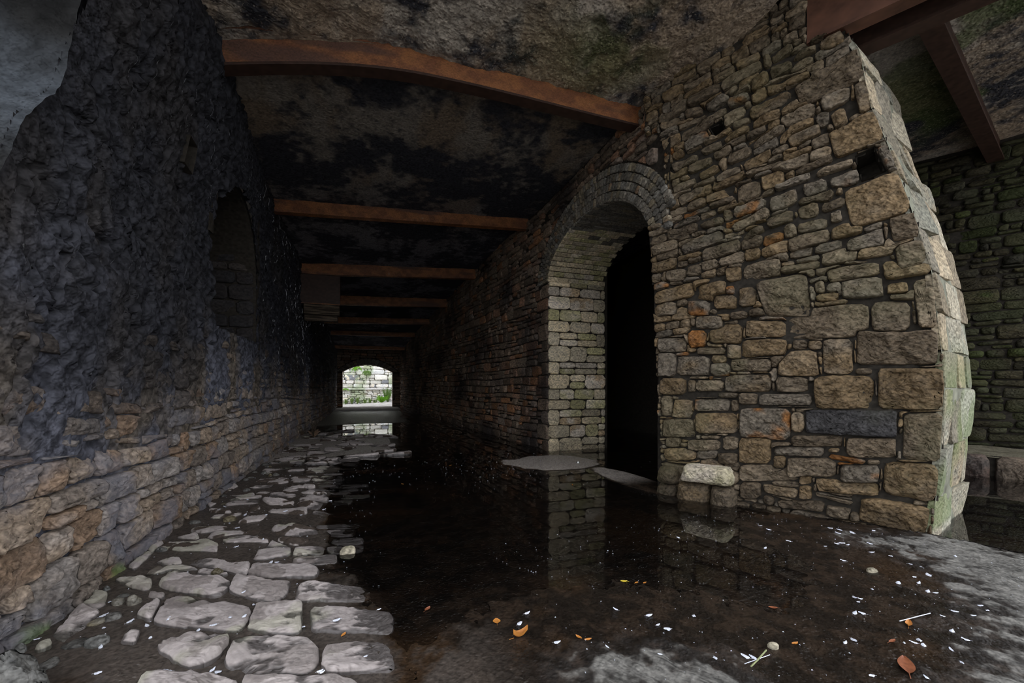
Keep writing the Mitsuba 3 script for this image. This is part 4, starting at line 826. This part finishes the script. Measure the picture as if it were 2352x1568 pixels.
for k, (Y, pts, fh, lab) in enumerate(BEAMS):
    b = thing('steel_beam', lab, 'beam')
    xs = frac(pts[0][0], pts[-1][0], 0.15 if k < 2 else 0.5)
    W = 0.17 if k == 0 else 0.16
    part(b, 'web', mikit.ply(sweep(k, [(0.012, 0.028), (0.06, 0.028), (0.06, fh + 0.14), (0.012, fh + 0.14)], xs), 'mat_rust'))
    part(b, 'bottom_flange', mikit.ply(sweep(k, [(0.0, 0.004), (0.004, 0.0), (W, 0.0), (W + 0.004, 0.004), (W + 0.004, 0.024), (W, 0.028), (0.004, 0.028), (0.0, 0.024)], xs), 'mat_rust_dark' if k == 0 else 'mat_rust'), 'dark bottom flange' if k == 0 else None)
def ceil_z(x, y):
    tops = np.stack([f(np.clip(x, b[1][0][0], b[1][-1][0])) + b[2] for f, b in zip(bz, BEAMS)], 0)
    ys = np.array([b[0] for b in BEAMS])
    k = np.clip(np.searchsorted(ys, y) - 1, 0, len(ys) - 2)
    t = np.clip((y - ys[k]) / (ys[k + 1] - ys[k]), 0, 1)
    idx = np.arange(len(x))
    z = tops[k, idx] * (1 - t) + tops[k + 1, idx] * t
    return np.where(y < 4.75, tops[0] + 0.05 * (4.75 - y), z)
ce = thing('ceiling', 'sooty concrete ceiling of the passage between rusty beams', None, None, 'structure')
def bay(x0, x1, y0, y1, dx, dy, amp):
    X, Y = np.meshgrid(frac(x0, x1, dx), frac(y0, y1, dy))
    x, y = X.ravel(), Y.ravel()
    P = np.stack([x, y, 0 * x], -1)
    z = ceil_z(x, y) - amp * (meshkit.fbm(P * 2.6, 4, 51) - 0.45) * 2 - amp * 0.5 * (meshkit.fbm(P * 11, 3, 52) - 0.5) - amp * 0.35 * (meshkit.fbm(P * 34, 2, 53) - 0.5)
    V = np.stack([x, y, z], -1); nx = X.shape[1]
    i = (np.arange(X.shape[0] - 1)[:, None] * nx + np.arange(nx - 1)[None]).ravel()
    return V, np.vstack([np.stack([i, i + nx + 1, i + 1], 1), np.stack([i, i + nx, i + nx + 1], 1)])
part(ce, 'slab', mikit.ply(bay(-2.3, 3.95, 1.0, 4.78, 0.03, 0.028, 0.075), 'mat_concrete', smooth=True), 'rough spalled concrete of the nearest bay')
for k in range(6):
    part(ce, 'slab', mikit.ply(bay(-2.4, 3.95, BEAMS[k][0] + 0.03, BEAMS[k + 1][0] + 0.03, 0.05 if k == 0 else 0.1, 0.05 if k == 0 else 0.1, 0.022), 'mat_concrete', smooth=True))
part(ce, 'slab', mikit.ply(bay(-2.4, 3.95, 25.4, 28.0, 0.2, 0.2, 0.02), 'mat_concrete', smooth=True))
# concrete roof of the side chamber
def chceil(s, w, h):
    return A + np.multiply.outer(s, DV) + np.multiply.outer(w, WV) + np.multiply.outer(5.30 - np.asarray(h), UPZ)
V, F = face_grid(box(-1.4, 0.4, 5.6, 5.4), chceil, frac(-1.4, 5.6, 0.06), frac(0.4, 5.4, 0.06), lambda s, w: 0.05 * (meshkit.fbm(np.stack([s * 3, w * 3, 0 * s], -1), 4) - 0.5), -UPZ)
part(ce, 'chamber_slab', mikit.ply((V, F), 'mat_concrete', smooth=True), 'mossy concrete roof over the side chamber')
part(ce, 'side_room_roof', mikit.ply(box_mesh(3.4, 8.2, 4.5, 14.3, 5.3, 5.4), 'mat_concrete'))
part(ce, 'roof_deck', mikit.ply(box_mesh(-3.2, 11.0, 0.9, 9.0, 5.62, 5.8), 'mat_mortar'))
# girders along the top of the pier and the cross beam of the chamber
def bar(s0, s1, w0, w1, z0, z1, name):
    V = np.array([A + DV * s + WV * w + UPZ * z for s in (s0, s1) for w in (w0, w1) for z in (z0, z1)])
    h = trimesh.convex.convex_hull(V)
    return mikit.ply(h, name)
g1 = thing('steel_girder', 'rusty plate girder resting in the top of the near pier', 'beam')
part(g1, 'web', bar(1.5, 5.6, 0.01, 0.06, 4.80, 5.5, 'mat_rust_mid'))
part(g1, 'bottom_flange', bar(1.5, 5.6, -0.02, 0.15, 4.765, 4.80, 'mat_rust_mid'))
g2 = thing('steel_girder', 'dark rusty girder running behind the plate girder, above the chamber water', 'beam')
part(g2, 'web', bar(1.75, 5.6, 0.47, 0.52, 4.80, 5.5, 'mat_rust_dark'))
part(g2, 'bottom_flange', bar(1.75, 5.6, 0.42, 0.60, 4.77, 4.80, 'mat_rust_dark'))
part(ce, 'girder_soffit', bar(0.3, 5.6, 0.05, 0.5, 5.2, 5.26, 'mat_mortar'))
b3 = thing('steel_beam', 'rusty cross beam in the roof of the side chamber, ending on the mossy wall', 'beam')
p0, p1 = np.array([5.30, 2.53]), np.array([9.9, 3.82])
dv = (p1 - p0) / np.linalg.norm(p1 - p0); nv = np.array([dv[1], -dv[0]])
def cbar(a, b, z0, z1, m):
    V = np.array([[*(p + nv * w), z] for p in (p0, p1) for w in (a, b) for z in (z0, z1)])
    return mikit.ply(trimesh.convex.convex_hull(V), m)
part(b3, 'web', cbar(-0.02, 0.03, 5.0, 5.4, 'mat_rust_dark'))
part(b3, 'bottom_flange', cbar(-0.10, 0.08, 4.96, 5.0, 'mat_rust_dark'))
# hanging plate and timber below the third beam
hp = thing('hanging_plate', 'dark brown square plate hanging below the left end of the third roof beam', 'panel')
part(hp, 'plate', mikit.ply(box_mesh(-1.78, -0.72, 12.30, 12.36, 3.58, 4.36, 0.008), 'mat_rust_dark'))
part(hp, 'edge_strip', mikit.ply(box_mesh(-1.78, -0.72, 12.28, 12.31, 3.56, 3.585, 0.004), 'mat_rust'))
scene['mat_timber'] = pr(mikit.proc(lambda p, n, uv: mix(mi.Color3f(0.030, 0.022, 0.016), mi.Color3f(0.11, 0.085, 0.06), ss(0.4, 0.65, tf(p.x * 3, p.y * 30, p.z * 32, 4)))), 0.8, 0.2, bump=mikit.proc(lambda p, n, uv: tf(p.x * 4, p.y * 50, p.z * 50, 3) * 0.006, 0.002))
tb = thing('timber_bearer', 'weathered timber bearer of two boards under the dark hanging plate', 'timber')
def plank(x0, x1, y0, y1, z0, z1, seed):
    m = box_mesh(x0, x1, y0, y1, z0, z1, 0.012).subdivide_to_size(0.09)
    v = m.vertices + 0.014 * (meshkit.fbm(np.asarray(m.vertices) * np.array([3, 14, 14]) + seed, 3)[:, None] - 0.5)
    return mikit.ply(trimesh.Trimesh(v, m.faces, process=False), 'mat_timber')
part(tb, 'board', plank(-1.62, -0.74, 12.22, 12.50, 3.27, 3.55, 1))
part(tb, 'board', plank(-1.60, -0.78, 12.24, 12.46, 3.10, 3.26, 2))

# ------------------------------------------------------------------ far arch, the yard wall beyond it and its plants
we = thing('wall_end', 'far end wall with a segmental arched way out into daylight', None, None, 'structure')
def seg_arch(r, n=24):
    x0, x1, zs, zt = -1.49 - r, 1.49 + r, 2.28, 2.74 + r
    t = np.linspace(0, math.pi, n)
    return [(x0 + (x1 - x0) * (1 - math.cos(k)) / 2, zs + (zt - zs) * (1 - math.cos(k) ** 2)) for k in t]
open_e = Polygon([(-1.49, -0.3)] + seg_arch(0) + [(1.49, -0.3)])
ring_e = Polygon([(-1.49 - 0.42, 2.2)] + seg_arch(0.42) + [(1.49 + 0.42, 2.2)])
er = box(-2.6, -0.1, 2.6, 4.1).difference(open_e)
V, F = face_grid(er, exitF, frac(-2.6, 2.6, 0.04), frac(-0.1, 4.1, 0.04), lambda s, z: -0.02 + 0 * s, np.array([0, -1.0, 0]))
part(we, 'mortar_core', mikit.ply((V, F), 'mat_mortar'))
lay(we, courses(er.difference(ring_e).intersection(box(-2.4, -0.1, 2.4, 3.9)), 81, 0.14, 0.24, 0.25, 0.55, gap=0.02, amin=0.008), exitF, 'mat_far_stone', np.array([0, -1.0, 0]), 82, back=0.03, proud=0.015, rough=0.015)
t = np.linspace(0, 1, 25); inn, outp = np.array(seg_arch(0, 25)), np.array(seg_arch(0.40, 25))
vo = []
for k in range(24):
    vo += tidy(Polygon([inn[k], outp[k], outp[k + 1], inn[k + 1]]), 0.012, 0.002)
lay(we, vo, exitF, 'mat_arch_brick', np.array([0, -1.0, 0]), 83, name='voussoir', back=0.03, proud=0.015, rough=0.01)
loop = np.array([(-1.49, -0.1)] + seg_arch(0) + [(1.49, -0.1)])
m = len(loop); i = np.arange(m - 1)
Vr = np.vstack([arr3(loop[:, 0], 27.4 + 0 * loop[:, 0], loop[:, 1]), arr3(loop[:, 0], 28.05 + 0 * loop[:, 0], loop[:, 1])])
part(we, 'reveal', mikit.ply((Vr, np.vstack([np.stack([i, i + 1, i + 1 + m], 1), np.stack([i, i + 1 + m, i + m], 1)])), 'mat_far_stone', uv=np.tile([[0.3, 0.5]], (2 * m, 1))))
V, F = face_grid(box(-8, -0.3, 8, 3.6).difference(open_e), lambda s, z, h: arr3(s, 28.05 + np.asarray(h), z), frac(-8, 8, 0.05), frac(-0.3, 3.6, 0.05), lambda s, z: 0 * s, np.array([0, 1.0, 0]))
part(we, 'outer_face', mikit.ply((V, F), 'mat_pale_mortar'))
wo = thing('wall_outside', 'bright pale stone retaining wall with a ledge, beyond the far arch', None, None, 'structure')
NO = np.array([0, -1.0, 0])
V, F = face_grid(box(-9, -0.3, 9, 4.6), outF, frac(-9, 9, 0.2), frac(-0.3, 4.6, 0.2), lambda s, z: -0.05 + 0 * s, NO)
part(wo, 'mortar_core', mikit.ply((V, F), 'mat_pale_mortar'))
ow = courses(box(-2.4, 1.28, 2.9, 3.9), 91, 0.24, 0.46, 0.35, 0.95, gap=0.025, amin=0.02, split=0.4, wob=0.02, jit=0.02) + courses(box(-2.4, 0.0, 2.9, 1.12), 92, 0.10, 0.20, 0.2, 0.5, gap=0.02, amin=0.008, wob=0.03, jit=0.02)
lay(wo, ow, outF, 'mat_outside_stone', NO, 93, back=0.06, proud=0.04, rough=0.03, bevel=0.03, limit=300, tint=lambda i, p, r: ((0.97 if r.random() < 0.07 else r.random() * 0.85), 0.4 + 0.5 * r.random()))
x = -3.0
ro = np.random.default_rng(94)
while x < 3.2:
    w = ro.uniform(0.8, 1.4)
    part(wo, 'ledge_stone', mikit.ply(box_mesh(x + .01, x + w, 33.34, 33.6, 1.13, 1.27, 0.02), 'mat_outside_stone', uv=np.full((24, 2), 0.5)))
    x += w
scene['mat_path'] = pr(mikit.proc(lambda p, n, uv: mi.Color3f(0.30, 0.285, 0.27) * (0.5 + tf(p.x * 3, p.y * 3, 1.0, 4))), 0.85, 0.2)
Xg, Yg = np.meshgrid(frac(-9, 9, 0.3), frac(27.9, 33.6, 0.2))
Pg = np.stack([Xg.ravel(), Yg.ravel(), 0 * Xg.ravel()], -1)
Pg[:, 2] = 0.10 + 0.10 * smoothnp(29, 33, Pg[:, 1]) * smoothnp(-0.6, 1.6, Pg[:, 0]) + 0.05 * (meshkit.fbm(Pg * 1.5, 3) - 0.5) - 0.06 * smoothnp(0, -1.5, Pg[:, 0])
nx = Xg.shape[1]; i = (np.arange(Xg.shape[0] - 1)[:, None] * nx + np.arange(nx - 1)[None]).ravel()
part(fl, 'outside_path', mikit.ply((Pg, np.vstack([np.stack([i, i + 1, i + nx + 1], 1), np.stack([i, i + nx + 1, i + nx], 1)])), 'mat_path', smooth=True), 'pale path outside the far arch')
for nm, col in (('fern', (0.16, 0.36, 0.035)), ('ivy', (0.13, 0.22, 0.06)), ('weed', (0.16, 0.24, 0.07))):
    scene['mat_' + nm] = {'type': 'principledthin', 'base_color': rgbt(col), 'roughness': 0.6, 'diff_trans': 0.7}
def leafy(seed, n, length, spread, droop, wid):
    rg = np.random.default_rng(seed); Vs, Fs, at = [], [], 0
    for _ in range(n):
        a = rg.uniform(0, 2 * math.pi); L = length * rg.uniform(0.6, 1.1); sp = spread * rg.uniform(0.5, 1.2)
        t = np.linspace(0, 1, 12)
        path = np.stack([np.cos(a) * sp * t, -abs(np.sin(a)) * sp * t * 0.9, L * t - droop * t ** 2.2], -1)
        for k in range(1, 12):
            c = path[k]; dn = path[k] - path[k - 1]; dn /= np.linalg.norm(dn)
            side = np.cross(dn, [0.1, -1, 0.3]); side /= np.linalg.norm(side)
            w = wid * math.sin(math.pi * (0.12 + 0.85 * t[k])) * rg.uniform(0.8, 1.15)
            for sg in (-1, 1):
                tip = c + side * sg * w + dn * w * 0.5 + rg.normal(0, w * 0.08, 3)
                Vs += [path[k - 1], c, tip]; Fs.append([at, at + 1, at + 2]); at += 3
    return np.array(Vs), np.array(Fs)
def plant(name, label, cat, pos, mat, group=None, **kw):
    V, F = leafy(**kw)
    k = thing(name, label, cat, group)
    part(k, 'fronds', mikit.ply((V + np.array(pos), F), mat))
    part(k, 'stem', mikit.ply(trimesh.creation.cylinder(0.012, 0.14, sections=6).apply_translation(np.array(pos) + [0, 0, 0.03]), 'mat_timber'))
plant('fern', 'bright green fern growing at the foot of the bright outer wall beyond the far arch', 'plant', (0.98, 33.0, 0.16), 'mat_fern', seed=1, n=22, length=0.75, spread=0.55, droop=0.18, wid=0.10)
plant('leafy_weed', 'dull green weed climbing beside the bright fern, at the right of the far opening', 'plant', (1.42, 33.2, 0.2), 'mat_ivy', seed=2, n=16, length=1.15, spread=0.35, droop=0.1, wid=0.10)
for k, (x, h) in enumerate(((-1.55, 0.5), (-1.15, 0.6), (-0.75, 0.65), (-0.2, 0.5), (0.15, 0.62), (0.5, 0.4))):
    plant('leafy_weed', 'low yellow-green weed at the foot of the bright outer wall beyond the far arch', 'plant', (x, 33.2, 0.08), 'mat_weed', group='weeds along the bright outer wall', seed=10 + k, n=10, length=h, spread=0.16, droop=0.15, wid=0.07)
plant('ivy_tuft', 'ivy tuft hanging on the bright outer wall near the crown of the far arch', 'plant', (-0.1, 33.35, 2.5), 'mat_ivy', seed=30, n=14, length=0.35, spread=0.35, droop=0.6, wid=0.09)
plant('ivy_tuft', 'ivy tuft hanging on the bright outer wall at upper left of the far arch', 'plant', (-0.75, 33.35, 2.85), 'mat_fern', seed=31, n=12, length=0.2, spread=0.4, droop=0.5, wid=0.08)
plant('ivy_tuft', 'small ivy tuft on the ledge of the bright outer wall at its left end', 'plant', (-1.55, 33.3, 1.2), 'mat_fern', seed=32, n=9, length=0.15, spread=0.25, droop=0.25, wid=0.07)
# ------------------------------------------------------------------ litter: down, leaves, sticks
def ground_z(x, y):
    z = float(floor_h(np.array([x]), np.array([y]))[0])
    for p in cob_shapes:
        if p.contains(Point(x, y)):
            z = max(z, 0.044)
    return max(z, 0.0)
cob_shapes = [Polygon(c) for c in COBBLES]
scene['mat_down'] = {'type': 'twosided', 'bsdf': {'type': 'diffuse', 'reflectance': rgbt((0.60, 0.63, 0.70))}}
scene['mat_leaf_brown'] = pr(mikit.proc(lambda p, n, uv: mi.Color3f(0.22, 0.075, 0.035) * (0.6 + 0.7 * tf(p.x * 60, p.y * 60, p.z * 60, 3))), 0.5, 0.4)
scene['mat_leaf_orange'] = pr(rgbt((0.42, 0.17, 0.035)), 0.45, 0.4)
scene['mat_leaf_yellow'] = pr(rgbt((0.62, 0.48, 0.05)), 0.45, 0.4)
scene['mat_twig'] = pr(rgbt((0.24, 0.26, 0.13)), 0.7, 0.3)
def feather_mesh(seed):
    rg = np.random.default_rng(seed)
    n = 9; t = np.linspace(0, 1, n); w = np.sin(math.pi * t ** 0.8) * 0.30 * rg.uniform(0.7, 1.2) + 0.03
    bend = 0.25 * rg.uniform(-1, 1)
    rows = []
    for k in range(n):
        y0 = bend * t[k] ** 2; z0 = 0.10 + 0.22 * rg.uniform(0.4, 1) * t[k] ** 2
        for q in (-1, -0.4, 0.4, 1):
            rows.append([t[k] - 0.5, y0 + q * w[k] + rg.normal(0, 0.02), z0 + 0.10 * (1 - q * q) - 0.08 * abs(q) * rg.random() + 0.06])
    V = np.array(rows); F = []
    for k in range(n - 1):
        for q in range(3):
            a = k * 4 + q
            F += [[a, a + 1, a + 5], [a, a + 5, a + 4]]
    V2 = V - np.array([0, 0, 0.035]); m = len(V); F = np.array(F)
    quill = trimesh.creation.cylinder(0.018, 0.35, sections=5); quill.apply_transform(trimesh.transformations.rotation_matrix(math.pi / 2, [0, 1, 0])); quill.apply_translation([-0.62, 0, 0.12])
    return cat_mesh([trimesh.Trimesh(np.vstack([V, V2]), np.vstack([F, F[:, ::-1] + m]), process=False), quill])
FE = [mikit.ply(feather_mesh(s), 'mat_down', smooth=True) for s in range(5)]
rf = np.random.default_rng(101)
def scatter_down(L, label, group):
    for x, y in L:
        d = math.hypot(x, y)
        s = rf.uniform(0.020, 0.038) * (1 + 0.10 * max(0, d - 3))
        key = solid('feather', {**FE[rf.integers(5)], 'to_world': T().translate([x, y, ground_z(x, y) - 0.06 * s]).rotate([0, 0, 1], rf.uniform(0, 360)).scale(s)}, label, 'feather', group)
scatter_down(DOWN_RIGHT, 'small white downy feather on the dark wet mud near the pier and concrete slab', 'white feathers on the mud by the pier')
scatter_down(DOWN_LEFT, 'small white downy feather among the cobbles beside the left wall', 'white feathers among the cobbles')
scatter_down(DOWN_MID, 'small white feather at the edge of the shallow water by the near cobbles', 'white feathers by the shallow water')
fv, ff = [], []
for k in range(900):
    r_ = rf.random()
    if r_ < 0.45: x, y = rf.uniform(0.9, 4.3), rf.uniform(1.2, 3.4)
    elif r_ < 0.75: x, y = rf.uniform(-1.55, 0.1), rf.uniform(1.9, 7.5)
    else: x, y = rf.normal(2.0, 1.0), rf.normal(6.3, 0.7)
    if x < -0.9 and y < 2.7: continue
    z = max(0.0, float(floor_h(np.array([x]), np.array([y]))[0])) + 0.004
    s = rf.uniform(0.002, 0.0055) * (0.8 + 0.12 * y); a = rf.uniform(0, 6.28)
    c, d = math.cos(a) * s, math.sin(a) * s
    b = len(fv)
    fv += [(x + c, y + d, z), (x - d * .5, y + c * .5, z + s * .8), (x - c, y - d, z), (x + d * .5, y - c * .5, z + s * .5)]
    ff += [(b, b + 1, b + 2), (b, b + 2, b + 3)]
solid('down_flecks', mikit.ply((np.array(fv), np.array(ff)), 'mat_down'), 'tiny white flecks of down strewn over the mud, cobbles and water', 'feather flecks', None, 'stuff')
def leaf_mesh(seed, ratio=0.5, curl=0.1, th=0.012):
    rg = np.random.default_rng(seed); n = 11; t = np.linspace(0, 1, n)
    w = ratio * 0.5 * np.sin(math.pi * np.clip(t, 0.02, 0.98)) ** 0.75
    V, F = [], []
    for k in range(n):
        for q in (-1, -0.5, 0, 0.5, 1):
            V.append([t[k] - 0.5, q * w[k], 0.03 + curl * (t[k] - 0.5) ** 2 * 2 + curl * q * q * 0.5 - (0.02 if q == 0 else 0)])
    for k in range(n - 1):
        for q in range(4):
            a = k * 5 + q; F += [[a, a + 1, a + 6], [a, a + 6, a + 5]]
    V, F = np.array(V), np.array(F)
    return trimesh.Trimesh(np.vstack([V, V - [0, 0, th]]), np.vstack([F, F[:, ::-1] + len(V)]), process=False)
def leaf(x, y, size, rot, mat, label, ratio=0.5, curl=0.1, seed=1, stem=True, group=None):
    k = thing('leaf', label, 'leaf', group)
    M = T().translate([x, y, ground_z(x, y) + 0.001]).rotate([0, 0, 1], rot).scale(size)
    part(k, 'blade', {**mikit.ply(leaf_mesh(seed, ratio, curl), mat, smooth=True), 'to_world': M})
    if stem:
        c = trimesh.creation.cylinder(0.014, 0.3, sections=6); c.apply_transform(trimesh.transformations.rotation_matrix(math.pi / 2, [0, 1, 0])); c.apply_translation([-0.62, 0, 0.05])
        part(k, 'stalk', {**mikit.ply(c, mat), 'to_world': M})
leaf(2.32, 1.19, 0.15, 34, 'mat_leaf_brown', 'large reddish brown leaf lying flat on wet mud at the lower right', 0.40, 0.04)
leaf(1.62, 2.37, 0.045, 160, 'mat_leaf_yellow', 'small yellow leaf floating on the dark water', 0.55, 0.12)
leaf(1.69, 2.33, 0.036, 20, 'mat_leaf_orange', 'orange-brown leaf floating just right of the yellow leaf', 0.5, 0.05)
leaf(1.74, 2.31, 0.032, 200, 'mat_leaf_orange', 'orange-brown leaf floating second to the right of the yellow leaf', 0.5, 0.05)
leaf(0.67, 2.18, 0.05, 80, 'mat_leaf_orange', 'round glossy orange leaf floating alone in the near shallow water', 0.85, 0.12)
leaf(0.74, 1.99, 0.085, 10, 'mat_leaf_orange', 'curled pale orange leaf in the shallow water beside the round leaf', 0.35, 0.55)
leaf(2.75, 1.40, 0.075, 25, 'mat_leaf_orange', 'orange-brown leaf lying beside the long white quill', 0.4, 0.2)
leaf(2.48, 1.33, 0.06, 5, 'mat_leaf_brown', 'narrow red-brown leaf on the mud left of the feather clump', 0.3, 0.05)
leaf(2.26, 1.80, 0.05, 150, 'mat_leaf_brown', 'brown leaf sunk in the shallow water right of the middle', 0.55, 0.05)
leaf(0.33, 2.45, 0.045, 40, 'mat_leaf_brown', 'small brown leaf floating near the end of the cobbles', 0.55, 0.25)
for x, y in ((2.02, 1.49), (1.04, 1.83), (1.01, 1.87), (-0.12, 2.32), (0.44, 5.75), (2.58, 4.95), (1.30, 6.86)):
    leaf(x, y, 0.04, rf.uniform(0, 360), 'mat_leaf_orange', 'tiny orange leaf scrap on the mud or water', 0.45, 0.15, group='tiny orange leaf scraps', stem=False)
def stick(name, pts, r, mat, label, cat):
    P = np.array([[x, y, ground_z(x, y) + dz] for x, y, dz in pts])
    segs = [trimesh.creation.cylinder(r, segment=[P[k], P[k + 1]], sections=7) for k in range(len(P) - 1)]
    return solid(name, mikit.ply(cat_mesh(segs), mat), label, cat)
stick('twig', [(1.63, 1.405, 0.012), (1.70, 1.432, 0.016), (1.79, 1.46, 0.03)], 0.0035, 'mat_twig', 'pale green twig lying on the mud near the lower edge of the picture', 'twig')
stick('straw', [(1.62, 1.43, 0.012), (1.79, 1.442, 0.012)], 0.0018, 'mat_down', 'white quill crossing the pale green twig', 'feather')
stick('quill', [(2.72, 1.425, 0.012), (2.95, 1.405, 0.02)], 0.0025, 'mat_down', 'long straight white quill pointing right beside an orange-brown leaf', 'feather')
for x, y, s, lab in ((3.32, 1.9, 0.04, 'pale round pebble at the water edge in front of the pier'), (1.88, 1.5, 0.03, 'pale yellowish pebble on the mud above the twig'), (-0.15, 3.51, 0.06, 'small grey stone at the water edge of the cobbles')):
    V, F = stone_mesh([(x - s, y - s * .6), (x + s, y - s * .7), (x + s * .9, y + s * .7), (x - s * .8, y + s * .6)], lambda a, b, h, z0=ground_z(x, y): arr3(a, b, np.asarray(h) + z0), 0.01, s * 0.7, 0.006, 420, int(x * 100) + 500, s * 0.3)
    solid('pebble', mikit.ply((V, oriented(V, F, UPZ)), 'mat_end_stone', smooth=True, uv=np.tile([[0.3, 0.6]], (len(V), 1))), lab, 'pebble')
capm = trimesh.creation.annulus(0.018, 0.032, 0.018, sections=24); capm.apply_translation([3.39, 6.3, ground_z(3.39, 6.3) + 0.012])
scene['mat_tin'] = {'type': 'roughconductor', 'material': 'Al', 'alpha': 0.25}
solid('bottle_cap', mikit.ply(capm, 'mat_tin'), 'shiny round metal ring on the grey silt in front of the arch', 'cap')
wd = thing('dry_weed', 'dried brown weed tuft at the foot of the left wall', 'plant')
sg = []
rw = np.random.default_rng(111)
for k in range(36):
    a = rw.uniform(0, 6.28); L = rw.uniform(0.15, 0.42)
    sg.append(trimesh.creation.cylinder(0.006, segment=[[-1.3, 11.6, 0.03], [-1.3 + 0.2 * math.cos(a) * L, 11.6 + 0.3 * math.sin(a), 0.03 + L]], sections=4))
part(wd, 'stalks', mikit.ply(cat_mesh(sg), 'mat_timber'))
Vw, Fw = leafy(112, 16, 0.3, 0.15, 0.12, 0.03)
scene['mat_dry'] = pr(rgbt((0.20, 0.13, 0.085)), 0.8, 0.2)
part(wd, 'leaves', mikit.ply((Vw + np.array([-1.3, 11.6, 0.04]), Fw), 'mat_dry'))
